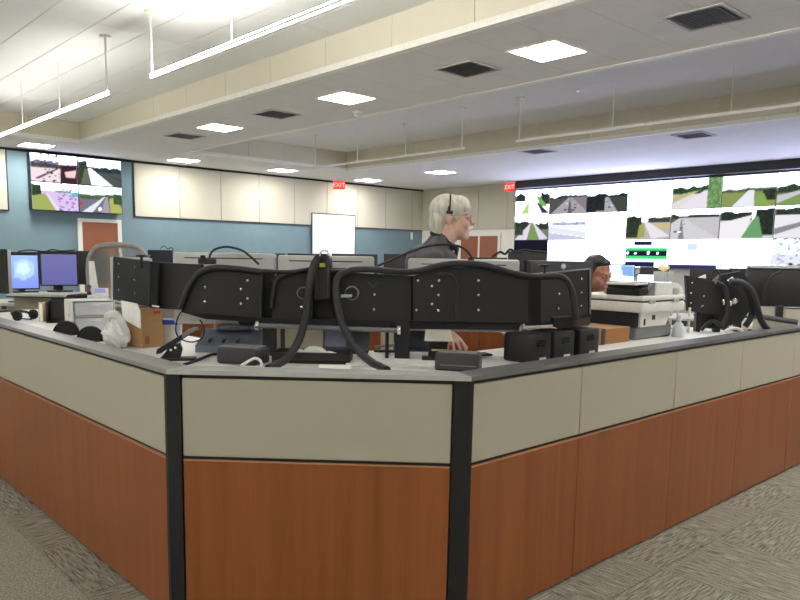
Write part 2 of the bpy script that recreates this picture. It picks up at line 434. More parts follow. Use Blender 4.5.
for i, (x, y) in enumerate(((-4.5, 9), (-4.5, 5), (-4.5, 1), (-4.5, -3), (0.5, -7), (5.8, -5), (9, -7))):
    lamp(x, y, ['square recessed ceiling light on the left soffit, %s from the far end' % o for o in ('first', 'second', 'third', 'fourth')][i] if i < 4 else 'square recessed ceiling light behind the photographer, %s' % ('leftmost', 'middle', 'rightmost')[i - 4])
def vent(x, y, label, s=0.50):
    t = thing('ceiling_vent', label, 'vent', (x, y, ZC - .016), 'ceiling air vents')
    h = s / 2; b = MB()
    for (a0, a1, b0, b1) in ((x - h, x + h, y - h, y - h + .03), (x - h, x + h, y + h - .03, y + h), (x - h, x - h + .03, y - h + .03, y + h - .03), (x + h - .03, x + h, y - h + .03, y + h - .03)):
        b.box(a0, a1, b0, b1, ZC - .016, ZC)
    b.build('frame', 'vent_frame', t, smooth=False)
    MB().box(x - h + .03, x + h - .03, y - h + .03, y + h - .03, ZC - .004, ZC).build('backing', 'vent_dark', t, smooth=False)
    me = shared('slat_%d' % int(s * 100), MB().prism([(-h + .03, -.012, 0), (-h + .03, .008, .010), (-h + .03, .010, .008), (-h + .03, -.010, -.002)], (2 * h - .06, 0, 0)), 'vent_grey')
    n = 12
    for k in range(n): inst('slat', me, (x, y - h + .05 + (s - .1) * k / (n - 1), ZC - .014), t)
vent(5.92, 2.79, 'dark square ceiling vent nearest the camera, top right')
vent(5.81, 5.19, 'dark square ceiling vent in the middle of the long soffit')
vent(5.80, 8.66, 'dark square ceiling vent between two lights on the long soffit')
vent(5.80, 11.35, 'dark square ceiling vent farthest along the long soffit')
vent(11.2, 5.34, 'ceiling vent on the blue-lit soffit before the video wall', 0.50)
vent(11.0, 8.1, 'ceiling vent on the blue-lit soffit above the man', 0.50)
# linear pendants
def pendant(x, ya, yb, z, zt, m, label, r=0.011):
    t = thing('linear_pendant', label, 'pendant light', (x, (ya + yb) / 2, z), 'linear pendant lights')
    MB().box(x - r, x + r, ya, yb, z, z + 2 * r).build('housing', 'pendant_white', t, smooth=False)
    if m: MB().box(x - r + .004, x + r - .004, ya + .02, yb - .02, z + 2 * r, z + 2 * r + .008).build('light_strip', m, t, smooth=False)
    if m: MB().box(x - r + .003, x + r - .003, ya + .02, yb - .02, z - .006, z).build('lower_lens', 'pendant_lens', t, smooth=False)
    n = max(2, int(round(abs(yb - ya) / 1.4)) + 1)
    for k in range(n):
        y = ya + .05 + (yb - ya - .1) * k / (n - 1)
        MB().tube([(x, y, z + 2 * r), (x, y, zt)], 0.006 if k not in (0, n - 1) else 0.011, 6).build('hanger_cable', 'pendant_white', t)
        if k in (0, n - 1): MB().cyl((x, y, zt - .02), 0.06, .02, 16).build('canopy', 'pendant_white', t)
pendant(3.18, 7.9, 12.4, 3.165, T1[4] - .008, 'pendant_dim', 'thin white linear pendant nearer the far wall, upper left')
pendant(3.18, 2.4, 6.9, 3.165, T1[4] - .008, 'pendant_on', 'thin white linear pendant under the brightest part of the ceiling')
pendant(3.18, -3.1, 1.4, 3.165, T1[4] - .008, 'pendant_on', 'thin white linear pendant above and right of the camera')
pendant(-1.2, 7.9, 12.4, 3.165, T1[4] - .008, 'pendant_dim', 'thin white linear pendant far left of the frame')
pendant(-1.2, 2.4, 6.9, 3.165, T1[4] - .008, 'pendant_on', 'thin white linear pendant left of the camera')
pendant(-1.2, -3.1, 1.4, 3.165, T1[4] - .008, 'pendant_on', 'thin white linear pendant behind the camera')
pendant(8.78, 7.87, 11.8, 3.19, T2[4], None, 'unlit linear pendant in the dim tray, left of the head of the man', 0.016)
pendant(8.78, 2.2, 6.85, 3.19, T2[4], None, 'unlit linear pendant in the dim tray, above the video wall', 0.016)
# dome camera, sprinklers
p = ZP(357, 111, ZC)
t = thing('dome_camera', 'small white security camera on the soffit beside a square light', 'camera', (p.x, p.y, ZC - .09))
MB().lathe([(0.075, 0), (0.075, -.03), (0.06, -.04)], (p.x, p.y, ZC)).build('base', 'white_plastic', t)
MB().ball((p.x, p.y, ZC - .045), 0.05).build('dome', 'silver', t)
for i, (x, y, zz, lb) in enumerate(((404, 123, T2[4], 'small sprinkler head on the dim tray ceiling, left one'), (528, 46, ZC, 'small sprinkler head on the soffit beside a vent'), (578, 89, T2[4], 'small sprinkler head on the dim tray ceiling, right one'))):
    p = ZP(x, y, zz)
    t = thing('sprinkler', lb, 'sprinkler', (p.x, p.y, zz - .04))
    MB().lathe([(0.035, 0), (0.035, -.006), (0.012, -.01), (0.010, -.03)], (p.x, p.y, zz), 12).build('rose', 'white_plastic', t)
    MB().lathe([(0.02, -.03), (0.02, -.034)], (p.x, p.y, zz), 12).build('deflector', 'chrome', t)
# exit signs
def text_mesh(s, size, m, T, parent, name='lettering', depth=0.002):
    cu = bpy.data.curves.new('t', 'FONT'); cu.body = s; cu.size = size; cu.align_x = 'CENTER'; cu.align_y = 'CENTER'; cu.extrude = depth
    o = bpy.data.objects.new('t', cu); col.objects.link(o)
    me = bpy.data.meshes.new_from_object(o.evaluated_get(bpy.context.evaluated_depsgraph_get()))
    bpy.data.objects.remove(o); me.transform(T); me.materials.clear(); me.materials.append(MATS[m]); me.name = name
    ob = bpy.data.objects.new(name, me); link(ob, parent, Vector((0, 0, 0))); return ob
def exit_sign(p, deg, label):
    # local x = reading direction, local -y = front
    t = thing('exit_sign', label, 'exit sign', (p.x, p.y, ZC - .25)); T = frame(Vector((p.x, p.y, 0)), deg)
    MB(T).box(-.15, .15, -.012, .012, ZC - .25, ZC - .05).build('face', 'exit_red', t, smooth=False)
    MB(T).box(-.16, .16, -.02, .02, ZC - .05, ZC - .02).box(-.03, .03, -.02, .02, ZC - .02, ZC).build('housing', 'white_plastic', t, smooth=False)
    for s in (1, -1):
        TT = T @ Matrix.Rotation(0 if s == 1 else PI, 4, 'Z') @ Matrix.Translation((0, -.0135, ZC - .15)) @ Matrix.Rotation(PI / 2, 4, 'X')
        text_mesh('EXIT', 0.15, 'exit_white', TT, t)
exit_sign(ZP(339, 179, ZC), -35, 'red exit sign on the ceiling near the far wall')
e2 = XP(510, 182, XW - 0.42); exit_sign(e2, -90, 'red exit sign at the left edge of the video wall')

# ------------------------------------------------------------------ pictures on the displays
def hsh(i): return (math.sin(i * 127.1 + 3.7) * 43758.5453) % 1.0
def jag(x, s): 
    a = 0
    for k in range(3):
        f = 7 * 2 ** k; i = math.floor(x * f); t = x * f - i; t = t * t * (3 - 2 * t)
        a += (hsh(i + s * 17 + k * 71) * (1 - t) + hsh(i + 1 + s * 17 + k * 71) * t) / 2 ** k
    return a / 1.75
def inpoly(x, y, P):
    c = False; n = len(P)
    for i in range(n):
        x1, y1 = P[i]; x2, y2 = P[(i + 1) % n]
        if (y1 > y) != (y2 > y) and x < (x2 - x1) * (y - y1) / (y2 - y1) + x1: c = not c
    return c
# a picture is a list of layers, painted in order; v runs 0 at the bottom to 1 at the top
SKY = ('grad', (214, 222, 244), (250, 250, 255))
def trees(h, c=(48, 62, 44), amp=.12, s=1, x0=0, x1=1, base=0.0): return ('tree', h, amp, c, s, x0, x1, base)
def poly(c, *P): return ('poly', c, P)
WHITE = [('grad', (252, 252, 255), (255, 255, 255))]
def road(seed, vx, hz, gl=(96, 116, 60), gr=(92, 120, 58), rd=(196, 190, 198), tree=(46, 58, 44), th=.12, med=(120, 130, 90), w=.5, tl=None, sky=SKY):
    L = [sky, ('grad', gl, gl, hz), trees(hz + th, tree, .16, seed, 0, 1, hz - .03)]
    L.append(poly(gr, (vx, hz), (1, hz), (1, 0), (vx + .1, 0)))
    L.append(poly(rd, (vx - .03, hz), (vx + .04, hz), (vx + w, -.05), (vx - w, -.05)))
    if med: L.append(poly(med, (vx - .003, hz), (vx + .006, hz), (vx + .07, 0), (vx - .05, 0)))
    for k in range(7):
        a = hsh(seed * 5 + k) - .5; v = hz * (.15 + .75 * hsh(seed * 9 + k)); s = (1 - v / hz) * .045 + .008
        x = vx + a * w * 1.5 * (1 - v / hz)
        L.append(poly(((60, 60, 72), (230, 230, 236), (90, 60, 60))[k % 3], (x - s, v), (x + s, v), (x + s, v + s), (x - s, v + s)))
    if tl: L.append(trees(tl[2], tree, .18, seed + 3, tl[0], tl[1], tl[3]))
    return L
def colour(L, u, v):
    c = (255, 255, 255)
    for l in L:
        k = l[0]
        if k == 'grad':
            hz = l[3] if len(l) > 3 else None
            if hz is None: c = tuple(a * (1 - v) + b * v for a, b in zip(l[1], l[2]))
            elif v < hz: c = l[1]
        elif k == 'tree':
            _, h, amp, cc, s, x0, x1, base = l
            if x0 <= u <= x1 and base <= v < h + (jag(u, s) - .5) * amp:
                g = .75 + .5 * hsh(int(u * 40) * 13 + int(v * 30) * 7 + s); c = tuple(min(255, a * g) for a in cc)
        elif k == 'poly':
            if inpoly(u, v, l[2]): c = l[1]
        elif k == 'dots':
            i = int(u * l[2]); j = int(v * l[2])
            if hsh(i * 31 + j * 57 + l[3]) > .86 and l[4] < u < l[5]: c = l[1]
    return c
def picture(name, T, w, h, L, parent, nx=52, ny=30):
    vs = []; cs = []; fs = []
    for j in range(ny + 1):
        for i in range(nx + 1):
            u = i / nx; v = j / ny; vs.append(T @ Vector(((u - .5) * w, 0, v * h)))
            a = [colour(L, u + du, min(1, max(0, v + dv))) for du in (-.004, .004) for dv in (-.007, .007)]
            m = tuple(sum(q[k] for q in a) / 4 for k in range(3)); q3 = lin(m); lu = .2126 * q3[0] + .7152 * q3[1] + .0722 * q3[2]; b3 = min(1, max(0, (lu - .72) / .25)); b3 = b3 * b3; k3 = 1 + 6.0 * b3
            cs.append((q3[0] * k3 * (1 - .26 * b3), q3[1] * k3 * (1 - .20 * b3), q3[2] * k3 * (1 + .30 * b3), 1))
    for j in range(ny):
        for i in range(nx):
            a = j * (nx + 1) + i; fs.append((a, a + 1, a + nx + 2, a + nx + 1))
    o = T @ Vector((0, 0, 0))
    me = bpy.data.meshes.new(name); me.from_pydata([p - o for p in vs], [], fs); me.update()
    at = me.color_attributes.new('picture', 'FLOAT_COLOR', 'POINT')
    at.data.foreach_set('color', [c for q in cs for c in q])
    me.materials.append(MATS['picture'])
    ob = bpy.data.objects.new(name, me); link(ob, parent, o); return ob
DASH = [('grad', (248, 250, 255), (252, 252, 255)), poly((30, 34, 60), (.2, .8), (.62, .8), (.62, .95), (.2, .95)), poly((70, 200, 110), (.02, .3), (.97, .3), (.97, .72), (.02, .72)),
        poly((24, 28, 44), (.02, .42), (.97, .42), (.97, .6), (.02, .6)), poly((235, 245, 240), (.05, .47), (.1, .47), (.1, .56), (.05, .56)), poly((235, 245, 240), (.22, .48), (.28, .48), (.28, .54), (.22, .54)),
        poly((235, 245, 240), (.52, .46), (.58, .46), (.58, .58), (.52, .58)), poly((235, 245, 240), (.74, .48), (.78, .48), (.78, .55), (.74, .55)), poly((30, 34, 60), (.02, .02), (.7, .02), (.7, .22), (.02, .22))]
MAP = [('grad', (250, 252, 255), (252, 253, 255)), ('dots', (176, 196, 226), 26, 4, .2, .85), poly((190, 200, 214), (.55, .9), (.57, .9), (.8, .05), (.77, .05))]
WIN = [('grad', (252, 252, 255), (254, 254, 255)), poly((44, 48, 88), (0, 0), (1, 0), (1, .13), (0, .13)), poly((190, 206, 226), (.38, .62), (.6, .62), (.6, .86), (.38, .86)), poly((226, 222, 222), (.5, .3), (.6, .3), (.6, .34), (.5, .34))]
ROWS = [
 [[('grad', (226, 226, 240), (255, 255, 255)), trees(.8, (40, 54, 44), .3, 3, 0, .3, .55), trees(.85, (40, 54, 44), .3, 4, .75, 1, .4), poly((104, 160, 78), (.6, .75), (.72, .72), (.95, .3), (.75, .35)), poly((160, 196, 110), (.38, .5), (.42, .5), (.4, .05), (.18, .05)), poly((52, 54, 66), (.62, .5), (.66, .5), (1, .05), (.8, .05))],
  road(11, .55, .62, (70, 74, 70), (120, 112, 120), (150, 144, 152), th=.06, med=(90, 84, 90), w=.55),
  road(12, .5, .55, (52, 54, 52), (60, 64, 60), (150, 150, 156), (34, 38, 38), .1, None, .3, (0, .45, .62, .05)),
  MAP,
  [SKY, ('grad', (196, 196, 190), (196, 196, 190), .6), trees(.72, (42, 66, 44), .16, 5, 0, .75, .5), poly((206, 198, 210), (.66, .6), (.74, .6), (.72, 0), (.1, 0)), poly((170, 164, 120), (.0, .45), (.6, .62), (.0, .2)), trees(1.1, (98, 132, 84), .1, 9, .72, 1, .0)],
  [('grad', (214, 222, 244), (232, 236, 250)), ('grad', (122, 134, 80), (122, 134, 80), .5), trees(.56, (70, 84, 62), .1, 6, 0, 1, .46), poly((206, 206, 216), (.5, .52), (.6, .52), (.62, 0), (.2, 0)), trees(.52, (44, 48, 40), .16, 8, .76, 1, .18), poly((118, 148, 74), (.66, .35), (.78, .4), (.9, .02), (.64, .02))],
  [SKY, ('grad', (112, 136, 80), (112, 136, 80), .45), trees(.58, (52, 66, 48), .16, 14, 0, 1, .36), poly((176, 176, 182), (0, .3), (.4, .44), (.5, .4), (.0, .05))]],
 [[SKY, trees(.7, (44, 52, 44), .2, 21, 0, 1, .4), ('grad', (110, 110, 96), (110, 110, 96), .42), poly((196, 190, 206), (.48, .7), (.5, .7), (.38, 0), (.0, 0)), poly((196, 190, 206), (.54, .7), (.57, .7), (1, .05), (.75, 0)), poly((108, 138, 74), (.5, .7), (.54, .7), (.72, 0), (.42, 0)), trees(.5, (50, 62, 46), .2, 22, 0, .25, .2)],
  [('grad', (226, 230, 246), (246, 248, 255)), poly((204, 206, 220), (0, .55), (1, .3), (1, .1), (0, .3)), poly((176, 180, 200), (0, .28), (1, .08), (1, 0), (0, 0)), trees(.68, (150, 156, 186), .06, 23, .1, 1, .55)],
  MAP,
  [SKY, ('grad', (166, 160, 160), (166, 160, 160), .62), trees(.8, (44, 52, 40), .3, 24, 0, .36, .05), poly((140, 148, 80), (.3, .5), (.42, .55), (.44, .1), (.26, .0)), poly((206, 200, 206), (.4, .62), (.5, .62), (1, .1), (.6, 0)), poly((186, 164, 110), (.62, .55), (1, .5), (1, .36), (.7, .42)), trees(.74, (56, 66, 52), .1, 25, .5, 1, .58)],
  road(26, .22, .72, (80, 90, 66), (176, 172, 176), (186, 184, 188), (46, 56, 48), .08, (120, 118, 120), .8),
  [SKY, ('grad', (190, 190, 190), (190, 190, 190), .6), trees(.84, (40, 48, 42), .16, 27, 0, .6, .58), trees(.9, (36, 44, 38), .2, 28, .66, 1, .1), poly((212, 210, 212), (0, .5), (.6, .75), (.45, .0), (0, 0)), poly((96, 142, 96), (.66, .7), (.72, .7), (.82, .02), (.42, .02))],
  [SKY, ('grad', (206, 204, 210), (206, 204, 210), .75), trees(.92, (44, 54, 44), .14, 29, 0, 1, .72), poly((120, 124, 130), (0, .3), (1, .72), (1, .66), (0, .1))]],
 [[('grad', (20, 20, 34), (24, 24, 38))], WHITE, WHITE, DASH, WIN, WHITE,
  [('grad', (226, 226, 240), (236, 236, 246)), ('dots', (176, 200, 180), 16, 3, 0, 1), poly((206, 206, 220), (0, .5), (1, .5), (1, .1), (0, .2)), trees(.2, (40, 46, 40), .3, 31, .3, .9, 0), ('dots', (150, 158, 176), 22, 9, .1, 1)]]]
NAMES0 = ['road between green verges', 'pale grey highway under white sky', 'dark tree-lined road', 'pale blank map', 'highway with leafy green at its right', 'green fields beside a road', 'green roadside with trees']
NAMES1 = ['two roads parted by a green strip', 'pale misty roadway', 'white street map', 'dark tree and brown-edged road', 'wide grey highway with trucks', 'green triangle beside white road', 'pale road under dark trees']
NAMES2 = ['blank black screen', 'plain white screen beside the black one', 'plain white screen left of the green charts', 'green chart bands on a dark dashboard', 'white window with dark blue bottom bar', 'plain white screen right of the blue-barred window', 'busy pale street scene']
POS = ('top', 'middle', 'bottom')
cw, chh = 1.04, 0.622
for r in range(3):
    for c in range(10):
        yc = 11.735 - cw * (c + .5); z0 = 3.205 - chh * (r + 1)
        L = ROWS[r][c] if c < 7 else ROWS[r][(c * 3 + r) % 7]
        lb = 'video wall display in the %s row showing %s' % (POS[r], (NAMES0, NAMES1, NAMES2)[r][c]) if c < 7 else 'video wall display in the %s row beyond the frame, column %s' % (POS[r], ('eight', 'nine', 'ten')[c - 7])
        T = frame(Vector((XW - .12, yc, z0)), -90)
        t = thing('wall_display', lb, 'display', (XW - .06, yc, z0), 'video wall displays')
        MB(T).box(-cw / 2 + .001, cw / 2 - .001, 0.004, .118, .001, chh - .001).build('housing', 'black', t, smooth=False)
        picture('screen', frame(Vector((XW - .121, yc, z0 + .006)), -90), cw - .012, chh - .012, L, t)
# four-part display on the far wall
tv = [[[('grad', (204, 196, 214), (240, 242, 255)), trees(.72, (110, 108, 136), .22, 41, 0, .6, .5), trees(.66, (64, 72, 66), .14, 42, 0, 1, .5), ('grad', (216, 200, 206), (216, 200, 206), .5), poly((58, 34, 44), (.64, .62), (1, .68), (1, 0), (.62, 0)), poly((214, 190, 188), (.72, .4), (.98, .5), (.95, .2), (.75, .2)), poly((110, 84, 96), (.08, .1), (.6, .55), (.62, .52), (.16, .08)), ('dots', (60, 44, 56), 24, 3, .2, .6)],
       [('grad', (216, 220, 244), (230, 234, 252)), ('grad', (72, 80, 70), (72, 80, 70), .6), trees(.68, (40, 50, 60), .14, 43, .2, 1, .5), trees(.85, (52, 64, 48), .12, 44, 0, .2, .0), poly((90, 100, 84), (.15, .6), (.22, .6), (.3, 0), (.05, 0)), poly((232, 230, 242), (.22, .62), (.3, .62), (.8, 0), (.3, 0)), poly((60, 64, 84), (.42, .58), (.5, .58), (1, .18), (1, .3))]],
      [[('grad', (236, 236, 240), (244, 246, 255)), ('grad', (196, 176, 214), (196, 176, 214), .72), trees(.9, (46, 66, 48), .2, 45, 0, .2, .4), poly((146, 158, 88), (0, .5), (.28, .6), (.5, 0), (0, 0)), poly((206, 200, 214), (.3, .62), (.34, .62), (.6, 0), (.5, 0)), poly((70, 190, 196), (.86, .7), (.99, .72), (.99, .56), (.86, .54)), ('dots', (110, 84, 130), 26, 5, .55, 1), trees(.74, (110, 150, 170), .05, 46, .5, .85, .66)],
       [('grad', (206, 224, 240), (226, 240, 250)), ('grad', (106, 106, 120), (106, 106, 120), .6), trees(.68, (74, 92, 66), .12, 47, 0, 1, .5), poly((206, 206, 214), (.58, .62), (.61, .62), (.3, 0), (.06, 0)), poly((150, 140, 150), (.61, .62), (.66, .62), (.7, 0), (.5, 0)), poly((160, 162, 88), (.7, .55), (.78, .6), (1, .2), (1, 0), (.72, 0)), trees(.74, (62, 82, 48), .12, 48, .8, 1, .35), poly((196, 40, 46), (0, .36), (.08, .38), (.08, .28), (0, .26)), poly((250, 250, 240), (.44, .18), (.5, .2), (.5, .08), (.44, .06))]]]
tvn = [['city skyline and white road', 'curving white highway by dark trees'], ['purple road with a teal sign', 'grey highway with grass at right']]
for r in range(2):
    for c in range(2):
        x = 4.48 + .885 * (c + .5); z0 = 3.362 - .54 * (r + 1)
        t = thing('traffic_display', '%s %s panel of the far-wall display, %s' % (('upper', 'lower')[r], ('left', 'right')[c], tvn[r][c]), 'display', (x, YW - .1, z0), 'four-part far wall display')
        MB().box(x - .4415, x + .4415, YW - .17, YW - .004, z0 + .001, z0 + .539).build('housing', 'black', t, smooth=False)
        picture('screen', Matrix.Translation((x, YW - .172, z0 + .01)), .866, .52, tv[r][c], t)
# whiteboard on the far wall
t = thing('whiteboard', 'bright white board on the blue far wall under the panels', 'whiteboard', (11.92, YW - .06, .95))
MB().box(11.22, 12.62, YW - .06, YW - .034, .98, 2.55).build('board', 'whiteboard', t, smooth=False)
MB().box(11.2, 12.64, YW - .065, YW - .034, 2.55, 2.575).box(11.2, 11.22, YW - .065, YW - .034, .95, 2.55).box(12.62, 12.64, YW - .065, YW - .034, .95, 2.55).box(11.2, 12.64, YW - .09, YW - .034, .95, .98).build('board_frame', 'charcoal', t, smooth=False)
# wall thermostat-like white strip by the corner
p = YP(411.5, 236, YW)
t = thing('wall_switch', 'small white wall plate near the room corner', 'switch', (p.x, YW - .01, p.z - .1))
MB().box(p.x - .04, p.x + .04, YW - .012, YW, p.z - .1, p.z + .1).build('plate', 'white_plastic', t); MB().box(p.x - .012, p.x + .012, YW - .022, YW - .012, p.z - .03, p.z + .03).build('toggle', 'white_plastic', t)

# ------------------------------------------------------------------ partitions of the console island
ZT = 1.03
def run_panels(t, T, cuts, flush=True, inner=False):
    # T: local x along the run, local y into the island; outer face at y = 0
    L0, L1 = cuts[0], cuts[-1]
    MB(T).box(L0, L1, .016, .072, 0.0, ZT).build('frame', 'black', t, smooth=False)
    for a, b in zip(cuts[:-1], cuts[1:]):
        MB(T).rbox(a + .002, b - .002, 0, .016, .012, .682, .003, 1).build('wood_panel', 'cherry', t)
        MB(T).box(a + .002, b - .002, -.001, .016, .682, .6855).build('edge_highlight', 'highlight_wood', t, smooth=False)  # thin light strip, a painted highlight along the wood's top edge
        MB(T).rbox(a + .002, b - .002, 0, .016, .700, 1.014, .004, 1).build('fabric_panel', 'cream', t)
        MB(T).rbox(a + .002, b - .002, .072, .084, .02, 1.014, .004, 1).build('inner_panel', 'cream', t)
t = thing('partition', 'long left cherry and cream partition running away to the left', 'partition', (1.30, 5.3, 0), 'console partitions')
Tl = Matrix.Translation((1.262, 0, 0)) @ Matrix.Rotation(PI / 2, 4, 'Z') @ Matrix.Scale(-1, 4, (0, 1, 0))
cutsL = [2.672, 5.2, 7.8]
def flip(T): return T.to_3x3().determinant() < 0
def mirror_fix(b):
    b.f = [f[::-1] for f in b.f]; return b
MB().box(1.278, 1.334, cutsL[0], cutsL[-1], 0, ZT).build('frame', 'black', t, smooth=False)
for a, b in zip(cutsL[:-1], cutsL[1:]):
    MB().rbox(1.262, 1.278, a + .002, b - .002, .012, .682, .003, 1).build('wood_panel', 'cherry', t)
    MB().box(1.261, 1.278, a + .002, b - .002, .682, .6855).build('edge_highlight', 'highlight_wood', t, smooth=False)  # painted highlight line, as on the other runs
    MB().rbox(1.262, 1.278, a + .002, b - .002, .700, 1.014, .004, 1).build('fabric_panel', 'cream', t)
    MB().rbox(1.334, 1.346, a + .002, b - .002, .02, 1.014, .004, 1).build('inner_panel', 'cream', t)
def capz(b, pts): b.prism([(p[0], p[1], ZT) for p in pts], (0, 0, .018)); return b
capz(MB(), [(1.254, 2.646), (1.374, 2.696), (1.374, 7.8), (1.254, 7.8)]).build('top_cap', 'grey_metal', t, smooth=False)
t = thing('partition', 'short front partition set at an angle between two black posts', 'partition', tuple(W(-.39, 2.80, 0)), 'console partitions')
Tf = frame(Vector((0, 0, 0)), -45) @ Matrix.Translation((0, 2.766, 0))
run_panels(t, Tf, [-.928, .136])
capz(MB(), [(1.254, 2.646), (2.095, 1.805), (2.145, 1.925), (1.374, 2.696)]).build('top_cap', 'silver', t, smooth=False)  # lighter metal paints in the stronger reflection on the front cap
a = W(-.930, 2.760); b = W(-.930, 2.845)
MB().prism([(1.256, 2.670, 0), (1.256, 2.650, 0), (a.x, a.y, 0), (b.x, b.y, 0), (1.342, 2.670, 0)], (0, 0, ZT)).build('corner_post', 'black', t, smooth=False)
a = W(.138, 2.760); b = W(.138, 2.845)
MB().prism([(a.x, a.y, 0), (2.097, 1.807, 0), (2.113, 1.807, 0), (2.113, 1.895, 0), (b.x, b.y, 0)], (0, 0, ZT)).build('corner_post', 'black', t, smooth=False)
t = thing('partition', 'long right cherry and cream partition with seamed panels', 'partition', (5.2, 1.85, 0), 'console partitions')
run_panels(t, Matrix.Translation((0, 1.813, 0)), [2.116, 2.872, 3.787, 4.66, 5.56, 6.46, 7.36, 8.26])
capz(MB(), [(2.095, 1.805), (8.26, 1.805), (8.26, 1.925), (2.145, 1.925)]).build('top_cap', 'dim_sheen_cap', t, smooth=False)  # same kind of cap, painted darker for its weaker reflection
# far side of the island (seen from inside)
t = thing('partition', 'cream inner partition across the far right end of the island', 'partition', (8.32, 4.0, 0), 'console partitions')
MB().box(8.30, 8.36, 1.82, 7.8, 0, ZT).build('frame', 'black', t, smooth=False)
for k in range(6):
    ya = 1.84 + k * .99
    MB().rbox(8.284, 8.30, ya + .002, ya + .988, .02, 1.02, .004, 1).build('fabric_panel', 'cream', t)
    MB().rbox(8.36, 8.376, ya + .002, ya + .988, .02, .69, .003, 1).build('wood_panel', 'cherry', t)
    MB().rbox(8.36, 8.376, ya + .002, ya + .988, .70, 1.02, .004, 1).build('fabric_panel', 'cream', t)
MB().box(8.27, 8.39, 1.94, 7.8, ZT, ZT + .018).build('top_cap', 'charcoal', t, smooth=False)
# ------------------------------------------------------------------ worktop
ZD = 1.02
def plan(b, pts, z0, z1): return b.prism([(p[0], p[1], z0) for p in pts], (0, 0, z1 - z0))
t = thing('worktop', 'white raised corner worktop behind the front partition', 'worktop', (2.2, 2.6, 0))
e1 = 2.885 * 2 ** .5; e2_ = 3.68 * 2 ** .5
plan(MB(), [(1.385, 6.4), (1.385, e1 - 1.385), (e1 - 1.935, 1.935), (5.22, 1.935), (5.22, 2.62), (3.35, 2.62), (3.15, 2.45), (e2_ - 2.45, 2.45), (2.0, e2_ - 2.0), (2.0, 6.4)], .988, ZD).build('top', 'desk_white', t, smooth=False)
for (x, y) in ((1.5, 6.2), (1.5, 3.2), (1.85, 2.75), (2.6, 2.1), (4.0, 2.2), (5.1, 2.2)):
    MB().rbox(x - .04, x + .04, y - .04, y + .04, .02, .988, .006, 1).build('lift_column', 'charcoal', t)
    MB().rbox(x - .06, x + .06, y - .11, y + .11, 0, .02, .005, 1).build('foot', 'charcoal', t)

# ------------------------------------------------------------------ monitors
def monitor(label, P, deg, w, h, zb, tilt=0.0, back='silver', scr='black_gloss', base=None, group=None, stand=True, slot=True, thick=.05, logo=False, neck=.5):
    """P: point under the middle of the panel; local -y is the back, local +y the screen side; zb: bottom height"""
    bz = base if base is not None else zb - .1
    t = thing('monitor', label, 'monitor', (P.x, P.y, bz if stand else zb), group)
    T = frame(Vector((P.x, P.y, zb)), deg) @ Matrix.Rotation(R(tilt), 4, 'X')
    bk = MB(T).rbox(-w / 2, w / 2, -thick, -.012, 0, h, .012, 2).build('back_shell', back, t)
    if slot:
        MB(T).box(-w * .38, w * .38, -thick - .001, -thick + .004, h - .030, h - .025).build('vent_slot', 'black_matte', bk)
    if logo: MB(T).lathe([(.016, 0), (.016, .001), (.013, .001)], (0, -thick - .001, h - .03), 20, (0, -1, 0)).build('round_logo', 'chrome', bk)
    MB(T).box(-w / 2, w / 2, -.012, 0, 0, .014).box(-w / 2, w / 2, -.012, 0, h - .014, h).box(-w / 2, -w / 2 + .014, -.012, 0, .014, h - .014).box(w / 2 - .014, w / 2, -.012, 0, .014, h - .014).build('bezel', 'black', t, smooth=False)
    MB(T).box(-w / 2 + .014, w / 2 - .014, -.012, -.004, .014, h - .014).build('screen', scr, t, smooth=False)
    if stand:
        T2_ = frame(Vector((P.x, P.y, 0)), deg)
        MB(T2_).rbox(-.03, .03, -thick - .03, -thick + .002, bz + .012, zb + h * neck, .008, 1).build('stand_neck', 'black', t)
        MB(T2_).rbox(-.11, .11, -.16, .05, bz, bz + .014, .006, 1).build('stand_base', 'black', t)
    return t
ARR = 'silver monitors of the front array'
def arr_monitor(label, xl, xr, yt, N, h=.31, tilt=0, deg=-45, **k):
    a = NP(xl, yt[0], N); b = NP(xr, yt[1], N)
    c = (a + b) / 2; w_ = (b - a).length
    back = c - NN * 0.0
    return monitor(label, Vector((c.x, c.y, 0)) + NN * .05, deg, w_, h, c.z - h, stand=False, group=ARR, tilt=tilt, **k)
arr_monitor('silver-backed monitor left in the array, under the short bent lamp', 172, 275, (251.5, 254), 3.62, h=.36)
arr_monitor('silver-backed monitor behind the twin black hoses', 277.5, 374, (255, 256.5), 3.62, h=.36)
arr_monitor('silver-backed monitor in front of the white-haired man', 408, 520, (259, 259), 3.62, h=.36)
a = NP(526, 261, 3.64); b = NP(590, 260.5, 3.86); c = (a + b) / 2
ang = math.degrees(math.atan2((b - a).y, (b - a).x))
monitor('dark grey monitor with silver rim at the right end of the array', Vector((c.x, c.y, 0)) + NN * .06, ang, (b - a).length, .34, c.z - .34, stand=False, group=ARR, back='charcoal', slot=False, logo=True)
a = NP(115, 255, 4.13); b = NP(151, 260, 3.70); c = (a + b) / 2
ang = math.degrees(math.atan2((b - a).y, (b - a).x))
monitor('silver-edged monitor turned sideways at the left end of the array', Vector((c.x, c.y, 0)) + NN * .05, ang, (b - a).length + .02, .26, c.z - .26, stand=False, group=ARR)

